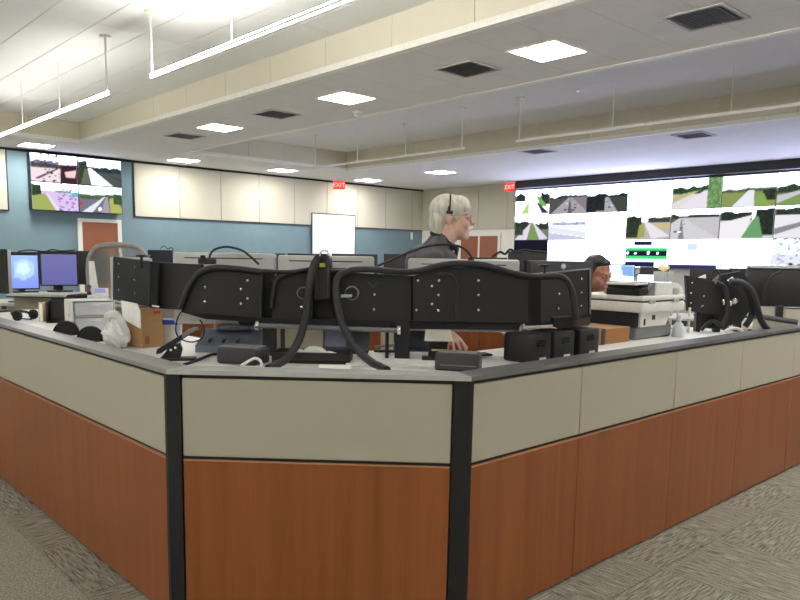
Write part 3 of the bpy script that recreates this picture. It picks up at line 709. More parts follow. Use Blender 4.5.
# ------------------------------------------------------------------ the black mounting wall of the array
t = thing('monitor_mount', 'black monitor mounting wall with hoses and steel rail on the worktop', 'monitor mount', tuple(W(-.3, 3.45, ZD)))
def pxpanel(pts, th=.03, m='black_panel', name='backing_panel', parent=None, bev=True):
    P = [NP(*q) for q in pts]
    n = (P[1] - P[0]).cross(P[2] - P[0]).normalized()
    if n.dot(NN) < 0: n = -n
    return MB().prism(P, n * th).build(name, m, parent or t, smooth=False), n
def plane_screws(panel_ob, pts, P0, n):
    for x, y in pts:
        d = ray(x, y); p = C0 + d * ((P0 - C0).dot(n) / d.dot(n))
        inst('screw', SCREW, p, panel_ob, (-n).to_track_quat('Z', 'Y').to_euler())
def screws(panel_ob, pts, N, n=None):
    for q in pts:
        p = NP(q[0], q[1], q[2] if len(q) > 2 else N)
        nn = -(n if n is not None else NN)
        inst('screw', SCREW, p, panel_ob, nn.to_track_quat('Z', 'Y').to_euler())
pa, n = pxpanel([(113, 256.5, 3.95), (150, 261.5, 3.5), (150, 307, 3.5), (113, 299.5, 3.95)], .03)
plane_screws(pa, ((119, 264), (119, 277), (119, 290), (135, 267), (135, 280), (135, 293.5)), NP(150, 261.5, 3.5), n)
pb, n = pxpanel([(150.5, 262, 3.54), (201, 264.5, 3.5), (201, 311, 3.5), (150.5, 308, 3.54)], .03)
MB().prism([NP(x, y, 3.49) for x, y in ((151, 262), (157, 262), (157, 308), (151, 308))], NN * .03).build('upright', 'black_matte', t, smooth=False)
MB().prism([NP(x, y, 3.485) for x, y in ((152, 305), (159, 306), (159, 307.5), (152, 306.5))], NN * .004).build('label_strip', 'paper', t, smooth=False)
pc, n = pxpanel([(x, y, 3.40) for x, y in ((262, 271), (206, 269), (197, 274), (188, 288), (181, 312), (262, 318))], .03)
screws(pc, [(205, 287), (205, 301.5), (241, 289), (241, 303.5), (247.5, 280.5), (247.5, 298.5)], 3.399)
pxpanel([(x, y, 3.46) for x, y in ((260, 270), (273, 270), (273, 322), (260, 320))], .05, 'black_matte', 'upright')
pd, n = pxpanel([(x, y, 3.42) for x, y in ((272, 278), (280, 273), (312, 270), (312, 320), (272, 319))], .03)
screws(pd, [(302, 293), (301.5, 307)], 3.419)
pxpanel([(x, y, 3.47) for x, y in ((304, 268), (346, 268), (346, 321), (304, 321))], .05, 'black_matte', 'upright')
pe, n = pxpanel([(x, y, 3.42) for x, y in ((340, 272), (411, 276), (411, 321), (340, 320))], .03)
screws(pe, [(374.5, 294.5), (374, 309.5)], 3.419)
MB().prism([NP(x, y, 3.418) for x, y in ((367, 281.5), (368.5, 281.5), (372.5, 286.5), (376, 282), (377.5, 282), (373, 288.5), (372, 288.5))], NN * .004).build('embossed_mark', 'charcoal', pe, smooth=False)
pxpanel([(x, y, 3.46) for x, y in ((409, 276), (416, 276), (416, 322), (409, 322))], .05, 'black_matte', 'upright')
pg, n = pxpanel([(x, y, 3.40) for x, y in ((413, 276), (428, 271), (446, 267.5), (486, 266.5), (510, 272), (528, 278), (528, 323), (413, 321))], .03)
screws(pg, [(418, 280.5), (439, 280.5), (432, 286), (438.5, 295), (432, 304), (416.5, 310), (438.5, 310.5), (478.5, 280.5), (478.5, 295), (478.5, 310)], 3.399)
pxpanel([(x, y, 3.48) for x, y in ((526, 275), (541, 274), (541, 325), (526, 325))], .05, 'black_matte', 'upright')
ph, n = pxpanel([(536, 275, 3.5), (590.5, 269.5, 3.76), (590.5, 313, 3.76), (536, 324, 3.5)], .03)
plane_screws(ph, ((581.5, 279), (581.5, 292.5), (581, 306), (559, 294), (558.5, 308.5)), NP(536, 275, 3.5), n)
MB().prism([NP(534, 273.5, 3.49), NP(590.5, 268.2, 3.75), NP(590.5, 269.6, 3.75), NP(534, 275, 3.49)], NN * .03).build('top_edge', 'grey', t, smooth=False)
MB().prism([NP(589.6, 269, 3.745), NP(591, 269, 3.75), NP(591, 314, 3.75), NP(589.6, 314, 3.745)], NN * .03).build('side_edge', 'grey', t, smooth=False)
MB().prism([NP(x, y, 3.385) for x, y in ((523, 324), (525, 324), (525, 326.5), (553, 325), (553, 327), (523, 328.5))], NN * .02).build('cable_clip', 'silver', t, smooth=False)
MB().prism([NP(x, y, 3.40) for x, y in ((554, 318), (572, 317), (572, 328), (556, 328))], NN * .1).build('junction_box', 'black_matte', t, smooth=False)
# lower trays under the panels
pxpanel([(181, 312, 3.42), (262, 318, 3.42), (413, 321, 3.42), (523, 323, 3.42), (517, 330, 3.42), (413, 329, 3.42), (262, 323, 3.42), (205, 319, 3.42)], .09, 'black_matte', 'lower_tray')
pxpanel([(536, 324, 3.52), (590, 313, 3.76), (590, 317, 3.76), (540, 327, 3.52)], .07, 'black_matte', 'lower_tray')
MB().prism([NP(x, y, 3.47) for x, y in ((236, 318), (262, 318), (262, 325), (240, 325))], NN * .08).build('cable_box', 'black_matte', t, smooth=False)
# sleeves draped along the top edges
def sleeve(pts, N, r, name='cable_sleeve', m='rubber', seg=6):
    return MB().tube([NP(q[0], q[1], q[2] if len(q) > 2 else N) for q in pts], r, 12, seg).build(name, m, t)
sleeve([(262, 272, 3.39), (235, 268.5, 3.385), (212, 268, 3.385), (198, 274, 3.385), (188, 288, 3.385), (180, 309, 3.385)], 3.385, .014)
sleeve([(350, 271), (330, 271), (312, 269), (290, 272), (262, 271)], 3.40, .010)
sleeve([(311, 270), (290, 273), (277, 280), (273, 294), (272, 308)], 3.405, .011)
sleeve([(346, 274), (352, 270), (372, 269.5), (400, 272), (418, 271), (440, 265.5), (462, 263.5), (486, 265.5), (512, 273), (535, 277), (556, 276), (566, 280), (572, 292), (575, 310), (576, 320)], 3.375, .015)
sleeve([(438, 274), (450, 275), (456, 283), (457, 300), (457, 321)], 3.385, .007)
sleeve([(262, 279), (261, 300), (261, 318)], 3.385, .006)
# clamp column with yellow label
MB().prism([NP(x, y, 3.385) for x, y in ((314, 258), (318, 254), (327, 254), (330, 258), (330, 298), (314, 300))], NN * .09).build('clamp_column', 'black', t, smooth=False)
cc = NP(319, 263, 3.38)
MB().prism([NP(x, y, 3.381) for x, y in ((319.5, 263), (325, 263), (325, 267), (319.5, 267))], NN * .004).build('label', 'yellow', t, smooth=False)
for xx in (316.5, 328.5): MB().tube([NP(xx, 256, 3.37), NP(xx, 278, 3.37), NP(xx, 298, 3.37)], .006, 8).build('clamp_rod', 'charcoal', t)
MB().tube([NP(320, 256, 3.385), NP(321, 252, 3.385), NP(325, 250.5, 3.385), NP(328, 252, 3.385), NP(328.5, 256, 3.385)], .004, 8, 4).build('lifting_ring', 'chrome', t)
for (x, y, r) in ((303.5, 293, .030), (352, 293, .034)):
    c = NP(x, y, 3.415); MB().lathe([(r, 0), (r, .012), (r * .8, .016)], c, 24, -NN).build('swivel_disc', 'grey', t)
    MB().lathe([(r * .82, .014), (r * .82, .019)], c, 24, -NN).build('disc_face', 'black_gloss', t)
MB().tube([NP(341, 296, 3.39), NP(352, 296, 3.39)], .008, 10).build('swivel_arm', 'silver', t)
# twin thick hoses
sleeve([(318, 258, 3.36), (313, 268, 3.34), (309, 290, 3.33), (306, 315, 3.32), (299, 340, 3.20), (288, 357, 3.06), (277, 364.5, 2.97), (268, 368.6, 2.90)], 0, .018, 'thick_hose')
sleeve([(350, 271, 3.37), (339, 276, 3.35), (336, 288, 3.33), (338, 308, 3.31), (344, 328, 3.25), (357, 349, 3.12), (371, 362, 3.0), (379, 366, 2.96), (387, 370.2, 2.90)], 0, .017, 'thick_hose')
# steel rail and its posts, standing on the worktop
MB().tube([NP(258, 325.5, 3.40), NP(400, 330.5, 3.40)], .0115, 14).build('steel_rail', 'grey', t)
for x, y in ((258, 325.5), (399, 330)):
    c = NP(x, y, 3.40); MB().lathe([(.026, -.008), (.026, .008)], c, 20, UU).build('rail_collar', 'chrome', t)
def post(x0, x1, ytop, N, name='post', m='black', d=.03):
    a = NP(x0, ytop, N); b = NP(x1, ytop, N)
    T = frame(Vector(((a.x + b.x) / 2, (a.y + b.y) / 2, 0)), -45); hw = (b - a).length / 2
    return MB(T).rbox(-hw, hw, 0, d, ZD, a.z, min(.004, hw * .4), 1).build(name, m, t)
post(395, 410, 322, 3.41, d=.06)
post(385.5, 389, 324, 3.41, d=.015)
post(269, 276, 323, 3.41)
post(262, 272, 300, 3.52)

# bent task lamps clipped to the array
def gooseneck(label, pts, N, base):
    p = NP(*base[:2], N)
    g = thing('gooseneck_lamp', label, 'task lamp', tuple(p))
    MB().tube([NP(x, y, N) for x, y in pts], .0058, 8, 6).build('stem', 'black', g)
    a = NP(base[0] - base[2], base[1], N); b = NP(base[0] + base[2], base[1], N)
    T = frame(Vector(p), -45)
    MB(T).rbox(-(b - a).length / 2, (b - a).length / 2, -.02, .03, 0, .026, .004, 1).build('base', 'black', g)
    MB(T).cyl((-.02, 0, .026), .012, .016, 12).build('knob', 'black', g)
gooseneck('thin black gooseneck arching short over the left silver monitor', ((209.5, 261), (210.5, 254), (216, 249), (227, 246.8), (241, 250), (251, 257), (259, 264.5)), 3.52, (207, 264, 8))
gooseneck('long thin black gooseneck arching in front of the man', ((374, 267.5), (390, 260.5), (410, 252), (430, 245.5), (450, 244.8), (463, 248), (471, 256), (474.5, 265)), 3.50, (474.5, 267, 4))
# small clamps on the ends
for (x, y, N, lb) in ((144.5, 266, 3.55, 'small black clamp on the left sideways monitor panel'), (543, 276, 3.5, 'small black clamp on the right end panel of the array')):
    p = NP(x, y, N); k = thing('edge_clamp', lb, 'clamp', tuple(p)); T = frame(Vector(p), -45)
    MB(T).rbox(-.006, .006, -.045, -.03, -.01, .045, .002, 1).build('screw_rod', 'black', k); MB(T).rbox(-.022, .022, -.055, .03, .045, .055, .003, 1).build('clamp_plate', 'black', k)

# ------------------------------------------------------------------ things on the worktop, left to right
def onD(x, y): p = ZP(x, y, ZD); return Vector((p.x, p.y, ZD))
# hole punch
p = onD(176, 360); T = frame(p, -30)
k = thing('hole_punch', 'black long-handled hole punch on the white worktop corner', 'hole punch', tuple(p))
MB(T).rbox(-.07, .09, -.035, .035, 0, .012, .004, 1).build('base', 'black', k)
MB(T).prism([(-.065, -.025, .012), (.02, -.025, .012), (.03, -.025, .05), (.02, -.025, .075), (-.02, -.025, .07)], (0, .05, 0)).build('punch_body', 'black', k)
h = MB(T).prism([(-.085, -.022, .03), (-.06, -.022, .035), (.09, -.022, .135), (.10, -.022, .15), (.08, -.022, .148), (-.08, -.022, .05)], (0, .044, 0)).build('handle', 'black', k)
MB(T).prism([(.03, -.0225, .10), (.09, -.0225, .137), (.10, -.0225, .15), (.08, -.0225, .149), (.03, -.0225, .118)], (0, .045, 0)).build('grip', 'grey', h)
for x, z in ((-.02, .05), (.0, .06)): inst('screw', SCREW, T @ Vector((x, -.026, z)), k, (PI / 2, 0, R(-30)))
# grey box (power supply)
p = onD(238, 366); T = frame(p + NN * .085, -62)
k = thing('grey_device', 'grey rounded desktop box at the left of the front partition', 'device', tuple(p))
MB(T).rbox(-.10, .10, -.06, .07, 0, .075, .014, 3).build('case', 'charcoal', k)
MB(T).rbox(-.09, .09, -.05, .06, .072, .078, .003, 1).build('top_plate', 'grey', k)
cable = MB().tube([NP(239, 367, 2.96), NP(248, 361.5, 2.96), NP(255, 358.5, 2.97), NP(260.5, 361, 2.97), NP(262, 367, 2.96)], .006, 8, 5)
tag(cable.build('white_cable', 'white_plastic'), 'short white cable looping beside the grey rounded box', 'cable')
# blue-grey desktop unit behind
p = W(-.96, 3.57, ZD); T = frame(p, -45)
k = thing('desk_organizer', 'blue grey stepped desktop unit below the left panels', 'organizer', tuple(p))
MB(T).prism([(-.13, -.10, 0), (-.13, .10, 0), (-.13, .10, .10), (-.13, .04, .10), (-.13, -.02, .06), (-.13, -.10, .035)], (.30, 0, 0)).build('body', 'blue_grey', k)
MB(T).rbox(-.06, .12, .0, .10, .10, .122, .008, 1).build('top_tier', 'blue_grey', k)
for x in (-.07, 0.0, .07): MB(T).box(x - .003, x + .003, -.075, -.02, .045, .062).build('divider', 'charcoal', k)
# black cable lying by the punch
cable = MB().tube([onD(184, 366) + Vector((0, 0, .006)), onD(196, 362) + Vector((0, 0, .006)), onD(212, 357) + Vector((0, 0, .012)), onD(222, 356) + Vector((0, 0, .006))], .007, 8, 5)
tag(cable.build('black_cable', 'rubber'), 'black cable lying on the worktop beside the hole punch', 'cable')
wire = MB().tube([NP(181, 312, 3.38), NP(177, 320, 3.36), NP(176, 332, 3.35), NP(181, 339, 3.34), NP(192, 342, 3.33), NP(202, 338, 3.34), NP(204, 328, 3.36), NP(200, 320, 3.39)], .0035, 6, 6)
tag(wire.build('loop_wire', 'black'), 'thin black wire loop hanging below the left panel', 'cable')
# bucket with blue lid
p = onD(170, 344) + Vector((.02, .02, 0))
k = thing('plastic_tub', 'white plastic tub with a bright blue lid', 'tub', tuple(p))
MB().lathe([(.048, 0), (.052, .004), (.058, .105), (.058, .108)], p, 28).build('tub', 'white_plastic', k)
MB().lathe([(.060, .106), (.061, .112), (.061, .126), (.056, .131), (.001, .131)], p, 28).build('lid', 'blue_lid', k)
# cardboard box with white sheet
p = onD(141.5, 348.5); bp = p + Vector((.05, .085, 0)); T = frame(bp, 12)
k = thing('cardboard_box', 'brown cardboard box standing between bag and tub', 'box', tuple(bp))
MB(T).rbox(-.065, .065, -.075, .075, 0, .20, .003, 1).build('carton', 'cardboard', k)
MB(T).box(-.066, .0655, -.012, .012, .1995, .2008).build('seam_tape', 'cardboard_dark', k)
MB(T).box(.01, .05, -.0762, -.075, .172, .184).build('printed_mark', 'red', k)
MB(T).box(-.045, -.02, -.0762, -.075, .02, .06).build('printed_mark', 'cardboard_dark', k)
sh = MB(T).prism([(-.069, -.072, .10), (-.069, .075, .14), (-.069, .085, .235), (-.069, -.05, .225), (-.069, -.072, .19)], (.003, 0, 0))
tag(sh.build('white_sheet', 'paper', smooth=False), 'white sheet of paper leaning on the brown box', 'paper')
fo = MB(T).box(-.064, -.0, .078, .084, .0, .215); tag(fo.build('red_folder', 'red', smooth=False), 'thin red folder standing behind the white sheet', 'folder')
# white plastic bag
p = onD(118.5, 349); p = p + Vector((.01, .045, 0))
k = thing('plastic_bag', 'crumpled white plastic bag beside the cardboard box', 'bag', tuple(p))
bm = bmesh.new(); bmesh.ops.create_icosphere(bm, subdivisions=4, radius=1)
for v in bm.verts:
    c = v.co; f = 1 + .10 * math.sin(c.x * 9 + c.z * 7) * math.sin(c.y * 8 + 2) + .05 * math.sin(c.z * 17 + c.x * 13)
    z = c.z * .085 * f
    w_ = 1 - .35 * max(0, c.z)
    v.co = Vector((c.x * .064 * f * w_, c.y * .085 * f * w_, max(z, -.075) + .075))
bm.verts.index_update(); B = MB(Matrix.Translation(p)); B.add([v.co.copy() for v in bm.verts], [[v.index for v in f.verts] for f in bm.faces]); bm.free()
B.build('bag_body', 'bag', k)
B = MB(Matrix.Translation(p))
B.tube([(-.03, .02, .13), (-.04, .0, .165), (-.01, -.03, .17), (.02, -.05, .135)], [.012, .02, .02, .012], 8, 4); B.build('bag_handle', 'bag', k)
# white two-drawer plastic organizer
a = onD(67, 331); b = onD(77, 333); p = onD(84, 333) + Vector((.085, .085, 0)); T = frame(p, -4)
k = thing('drawer_unit', 'white translucent two-drawer plastic organizer on the left worktop', 'organizer', tuple(p))
MB(T).rbox(-.135, .115, -.075, .10, 0, .008, .003, 1).rbox(-.135, .115, -.075, .10, .092, .100, .003, 1).rbox(-.135, .115, -.075, .10, .186, .194, .003, 1).rbox(-.135, -.127, -.075, .10, .008, .186, .003, 1).rbox(.107, .115, -.075, .10, .008, .186, .003, 1).rbox(-.127, .107, .092, .10, .008, .186, .003, 1).build('shell', 'white_plastic', k)
for z in (.010, .102):
    dr = MB(T).rbox(-.122, .102, -.085, .085, z, z + .078, .006, 1).build('drawer', 'clear_plastic', k)
    MB(T).rbox(-.03, .02, -.093, -.084, z + .055, z + .067, .003, 1).build('pull', 'white_plastic', dr)
MB(T).lathe([(.012, 0), (.012, .002)], (-.136, 0, .10), 12, (-1, 0, 0)).build('sticker', 'envelope', k)
# black file tray
p = onD(60, 323.5) + Vector((.10, .06, 0)); T = frame(p, -32)
k = thing('file_tray', 'black open file tray behind the white plastic drawers', 'tray', tuple(p))
MB(T).rbox(-.15, .19, -.07, .09, 0, .01, .003, 1).build('bottom', 'black', k)
MB(T).rbox(-.15, .19, .08, .09, .01, .165, .003, 1).build('back', 'black', k)
MB(T).rbox(-.15, -.14, -.07, .08, .01, .14, .003, 1).build('side', 'black', k); MB(T).rbox(.18, .19, -.07, .08, .01, .165, .003, 1).build('side', 'black', k)
MB(T).rbox(-.14, .18, -.01, .0, .01, .15, .003, 1).build('divider', 'black', k)
# cream folder
p = onD(42, 321.5) + Vector((.04, .02, 0)); T = frame(p, 30)
k = thing('file_folder', 'cream paper folder standing left of the black tray', 'folder', tuple(p))
MB(T).rbox(-.055, .055, -.02, -.012, 0, .125, .002, 1).build('front_cover', 'envelope', k); MB(T).box(-.053, .053, -.012, .014, .002, .12).build('sheets', 'paper', k); MB(T).rbox(-.055, .055, .014, .02, 0, .132, .002, 1).build('back_cover', 'envelope', k)
# papers and headset on the left worktop
p = onD(31, 316)
for i, (dx, dy, dz, rz, lb) in enumerate(((.02, .05, .0, 20, 'loose white papers beside the black headset'), (.16, .36, .0, 50, 'loose white sheet behind the black headset'))):
    q_ = p + Vector((dx, dy, dz)); T = frame(q_, rz)
    k = thing('paper_stack', lb, 'paper', tuple(q_))
    for j in range(3): MB(frame(q_, rz + j * 6)).box(-.09, .09, -.12, .12, j * .002, j * .002 + .0018).build('sheet', 'paper', k, smooth=False)
p = onD(24, 320.5) + Vector((.02, .03, .0))
k = thing('headset', 'black headset lying on the papers at the far left', 'headset', tuple(p)); T = frame(p, 35)
MB(T).tube([(-.08, 0, .02), (-.07, .05, .05), (0, .085, .06), (.07, .05, .05), (.08, 0, .02)], .010, 8, 5).build('headband', 'black', k)
for s in (-1, 1): MB(T).lathe([(.02, -.015), (.034, -.01), (.034, .01), (.02, .018)], (s * .08, 0, .035), 18, (1, 0, 0)).build('ear_cushion', 'black_matte', k)
MB(T).tube([(-.08, 0, .03), (-.10, -.06, .02), (-.06, -.10, .015)], .005, 6, 4).build('microphone_boom', 'black', k)
# two rounded black speakers just inside the cap
for i, (x, y, lb) in enumerate(((66.5, 340, 'black rounded desk speaker by the cap, left of its twin'), (91, 347, 'black rounded desk speaker by the cap, right of its twin'))):
    p = onD(x, y); p = p * (1.452 / p.x); p = Vector((1.452, p.y, ZD)); k = thing('desk_speaker', lb, 'speaker', tuple(p), 'rounded black desk speakers'); T = frame(p, -22)
    pts = [(.072 * math.cos(PI * j / 14), -.03, .074 * math.sin(PI * j / 14) + .006) for j in range(15)] + [(-.072, -.03, 0), (.072, -.03, 0)]
    MB(T).prism(pts, (0, .06, 0)).build('cabinet', 'black_matte', k)
    MB(T).prism([(q_[0] * .85, -.032, .008 + q_[2] * .82) for q_ in pts], (0, .003, 0)).build('grille', 'black', k)
    MB(T).rbox(-.05, .05, -.05, .05, 0, .006, .002, 1).build('foot', 'black', k)

# centre of the worktop
p = W(-.525, 3.21, ZD)
k = thing('document_tray', 'black low tray with white crumpled papers behind the left hose', 'tray', tuple(p)); T = frame(p, -45)
MB(T).rbox(-.13, .22, -.03, .12, 0, .012, .004, 1).build('bottom', 'black', k)
for (a0, a1, b0, b1) in ((-.13, .22, -.03, -.02), (-.13, .22, .11, .12), (-.13, -.12, -.02, .11), (.21, .22, -.02, .11)): MB(T).rbox(a0, a1, b0, b1, .012, .05, .003, 1).build('rim', 'black', k)
for i, (x, y, rr, lb) in enumerate(((-.03, .05, .03, 'small crumpled white paper in the tray, left one'), (.05, .06, .035, 'larger crumpled white paper in the middle of the tray'), (.12, .03, .025, 'small crumpled white paper in the tray, right one'))):
    bm = bmesh.new(); bmesh.ops.create_icosphere(bm, subdivisions=2, radius=1)
    for v in bm.verts: v.co = Vector((v.co.x * rr * 1.5, v.co.y * rr, v.co.z * rr * .8)) * (1 + .22 * (hsh(v.index * 3 + i) - .5)) 
    bm.verts.index_update(); zb = min(v.co.z for v in bm.verts)
    B = MB(T @ Matrix.Translation((x, y, .012 - zb))); B.add([v.co.copy() for v in bm.verts], [[v.index for v in f.verts] for f in bm.faces]); bm.free()
    tag(B.build('crumpled_paper', 'paper', smooth=False), lb, 'paper', 'crumpled papers in the tray')
# rolled white paper on the worktop edge
a = onD(319, 370.5); b = onD(346, 371)
d = (b - a).normalized()
ob = MB().tube([a + Vector((0, 0, .013)), b + Vector((0, 0, .013)) + d * .02], .013, 14).build('paper_roll', 'paper'); tag(ob, 'rolled white paper lying along the partition cap', 'paper roll')
# tablet/laptop screens
p = W(-.40, 3.66, ZD)
k = thing('laptop', 'small laptop with violet grey lid under the steel rail', 'laptop', tuple(p)); T = frame(p, -45)
MB(T).rbox(-.09, .15, -.12, -.0, 0, .014, .004, 1).build('base', 'charcoal', k)
MB(T).prism([(-.09, .0, .012), (.15, .0, .012), (.15, .04, .13), (-.09, .04, .13)], (0, .01, 0)).build('lid', 'blue_grey', k)
MB(T).prism([(-.08, -.001, .02), (.03, -.001, .02), (.03, .036, .122), (-.08, .036, .122)], (0, .002, 0)).build('screen', 'screen_off', k, smooth=False)
# white paper stack by the thin post
for i, (x, y, rz, lb) in enumerate(((366, 367, -20, 'white paper stack between hose and thin post'), (413, 366, -50, 'white papers beside the black post'), (497, 358, -55, 'large white sheets beside the black phone'))):
    p = onD(x, y) + NN * .09; k = thing('paper_stack', lb, 'paper', tuple(p))
    for j in range(4): MB(frame(p, rz + j * 3 - 6)).box(-.10, .10, -.08, .08, j * .002, j * .002 + .0018).build('sheet', 'paper', k, smooth=False)
# stapler
p = W(-.135, 3.64, ZD); T = frame(p, -45)
k = thing('stapler', 'grey stapler beyond the thin post under the rail', 'stapler', tuple(p))
MB(T).rbox(-.09, .09, -.02, .02, 0, .012, .004, 1).build('base', 'black', k)
MB(T).prism([(-.085, -.016, .03), (.05, -.016, .05), (.085, -.016, .045), (.085, -.016, .012), (.06, -.016, .012), (.05, -.016, .035), (-.085, -.016, .02)], (0, .032, 0)).build('arm', 'grey', k)
# little stand with cream top
p = onD(438, 362) + NN * .05; T = frame(p, -45)
k = thing('card_reader', 'small black desk device with a cream sloping top', 'device', tuple(p))
MB(T).rbox(-.075, .06, -.055, .06, 0, .014, .006, 2).build('foot', 'black', k)
MB(T).prism([(-.045, .055, .012), (-.045, .055, .12), (-.045, .04, .125), (-.045, -.03, .095), (-.045, -.02, .08), (-.045, .035, .10), (-.045, .035, .012)], (.09, 0, 0)).build('stand', 'black', k)
MB(T).prism([(-.065, -.035, .094), (.065, -.035, .094), (.06, .045, .135), (-.06, .045, .135)], (0, -.003, .006)).build('top_pad', 'off_white', k)
MB(T).box(-.03, .045, .0, .034, .045, .05).build('shelf', 'envelope', k)
# adapter box
p = onD(459, 372) + NN * .06; T = frame(p, -58)
k = thing('power_box', 'dark grey power box on the worktop at the right post', 'device', tuple(p))
MB(T).rbox(-.095, .095, -.055, .055, 0, .078, .012, 3).build('case', 'charcoal', k)
MB(T).box(-.07, .085, -.056, -.0545, .024, .028).build('groove', 'grey', k)
MB(T).rbox(-.08, .08, -.045, .045, .076, .080, .002, 1).build('top_plate', 'grey', k)
# phone
p = onD(479, 358.5) + NN * .05; p = Vector((p.x, p.y, ZD + .0085)); T = frame(p, -20)
k = thing('mobile_phone', 'black mobile phone lying on white sheets', 'phone', tuple(p))
MB(T).rbox(-.075, .06, -.036, .036, 0, .010, .004, 2).build('body', 'black', k); MB(T).box(-.068, .053, -.031, .031, .0098, .0104).build('screen', 'black_gloss', k)
# three black speakers along the right partition
for i, (x, y, lb) in enumerate(((526, 362.5, 'black box speaker, leftmost of three behind the right partition'), (551, 359, 'black box speaker, middle of three behind the right partition'), (578, 355.5, 'black box speaker, rightmost of three behind the right partition'))):
    p = onD(x, y); p = Vector((p.x + .055, 2.065, ZD)); T = frame(p, 0)
    k = thing('box_speaker', lb, 'speaker', tuple(p), 'black box speakers')
    MB(T).rbox(-.088, .088, -.07, .08, 0, .135, .012, 2).build('cabinet', 'black_panel', k)
    MB(T).rbox(-.03, .03, -.073, -.069, .075, .105, .004, 1).build('badge', 'black_gloss', k)
    MB(T).box(-.005, .045, -.0725, -.070, .002, .022).build('tag', 'off_white', k)
# white box and dish behind the speakers
p = Vector((3.17, 2.34, ZD)); T = frame(p, -45)
k = thing('white_carton', 'small white carton behind the middle speaker', 'box', tuple(p)); MB(T).rbox(-.045, .045, -.04, .04, 0, .15, .003, 1).build('carton', 'paper', k); MB(T).box(-.046, .046, -.004, .004, .1495, .1506).build('flap_seam', 'off_white', k)
p = Vector((3.30, 2.50, ZD)); k = thing('white_bowl', 'shallow white dish beside the small white carton', 'dish', tuple(p))
MB().lathe([(.04, 0), (.05, .004), (.10, .06), (.105, .065), (.098, .064), (.045, .01), (.001, .008)], p, 28).build('dish', 'white_plastic', k)
# copier with cardboard box below
cp = Vector((4.0, 2.145, ZD))
k = thing('copier', 'light grey desktop copier with document feeder on the worktop', 'copier', (4.25, 2.38, ZD)); T = Matrix.Translation((4.0, 2.145, 0))
MB(T).rbox(.05, .50, .06, .46, ZD, 1.10, .01, 1).build('base_unit', 'grey', k)
bd_ = MB(T).prism([(.06, .04, 1.10), (.06, .04, 1.19), (.44, .04, 1.19), (.38, .04, 1.10)], (0, .42, 0)).build('body', 'copier_white', k)
MB(T).box(.10, .115, .036, .04, 1.11, 1.15).build('latch', 'black', bd_); MB(T).rbox(.20, .23, .034, .04, 1.14, 1.17, .002, 1).build('button', 'charcoal', bd_)
MB(T).rbox(-.0, .06, .05, .46, 1.10, 1.19, .006, 1).build('paper_recess', 'black_matte', k)
MB(T).rbox(-.005, .53, -.005, .475, 1.19, 1.252, .012, 2).build('scanner_bed', 'copier_white', k)
MB(T).rbox(.005, .52, .005, .465, 1.250, 1.262, .003, 1).build('scanner_gap', 'charcoal', k)
lid = MB(T).rbox(-.005, .53, -.005, .475, 1.260, 1.290, .012, 2).build('scanner_lid', 'copier_white', k)
for x in (.06, .36): MB(T).rbox(x, x + .07, -.014, -.003, 1.245, 1.27, .004, 1).build('hinge', 'silver', lid)
MB(T).prism([(.17, .01, 1.29), (.525, .01, 1.29), (.525, .01, 1.315), (.495, .01, 1.342), (.44, .01, 1.364), (.17, .01, 1.37)], (0, .33, 0)).build('feeder_housing', 'copier_white', k)
MB(T).prism([(.10, .02, 1.29), (.17, .02, 1.29), (.17, .02, 1.368), (.15, .02, 1.368)], (0, .30, 0)).build('feeder_ramp', 'grey', k)
MB(T).rbox(.01, .12, .03, .25, 1.29, 1.33, .004, 1).build('output_tray', 'black_matte', k)
MB(T).rbox(.02, .15, .08, .25, 1.33, 1.352, .004, 1).build('tray_support', 'black_matte', k)
MB(T).rbox(.0, .17, .05, .25, 1.352, 1.366, .004, 1).build('document_tray', 'copier_white', k)
MB(T).rbox(.38, .46, .002, .014, 1.292, 1.335, .006, 1).build('side_cover', 'silver', k)
p = Vector((3.66, 2.33, ZD)); T = frame(p, 0)
k = thing('cardboard_box', 'flat brown cardboard box with dark strap below the copier', 'box', tuple(p))
MB(T).rbox(-.22, .31, -.13, .13, 0, .088, .003, 1).build('carton', 'cardboard_dark', k)
MB(T).box(-.222, .312, -.131, .131, .087, .0895).build('lid_flap', 'cardboard', k)
MB(T).box(.0, .035, -.134, .134, .0, .0915).build('strap', 'charcoal', k)
# spray bottle and caddy
p = onD(678, 338) + Vector((.06, .03, 0))
k = thing('spray_bottle', 'small white bottle standing right of the copier', 'bottle', tuple(p))
MB().lathe([(.036, 0), (.04, .006), (.036, .06), (.026, .085), (.014, .095), (.014, .11)], p, 20).build('bottle', 'clear_plastic', k)
MB().lathe([(.016, .108), (.016, .14), (.01, .146)], p, 14).build('cap', 'white_plastic', k)
p = Vector((4.72, 2.30, ZD)); T = frame(p, 0)
k = thing('wire_caddy', 'white open caddy behind the small bottle', 'caddy', tuple(p))
MB(T).rbox(-.09, .09, -.07, .07, 0.03, .042, .003, 1).rbox(-.09, .09, -.07, .07, 0.095, .105, .003, 1).build('shelf', 'off_white', k)
for x in (-.085, .085):
    for y in (-.065, .065): MB(T).box(x - .006, x + .006, y - .006, y + .006, 0, .17).build('leg', 'off_white', k)
# tissue box on the copier
p = Vector((4.405, 2.235, 1.3668)); T = frame(p, 0)
k = thing('tissue_box', 'grey tissue box with tissue sticking out behind the copier', 'tissue box', tuple(p))
MB(T).rbox(-.035, .035, -.05, .05, 0, .065, .003, 1).build('carton', 'silver', k)
MB(T).prism([(-.03, -.02, .062), (.0, -.04, .085), (.04, .0, .068), (.02, .03, .10), (-.03, .02, .08)], (.004, .004, .012)).build('tissue', 'envelope', k)

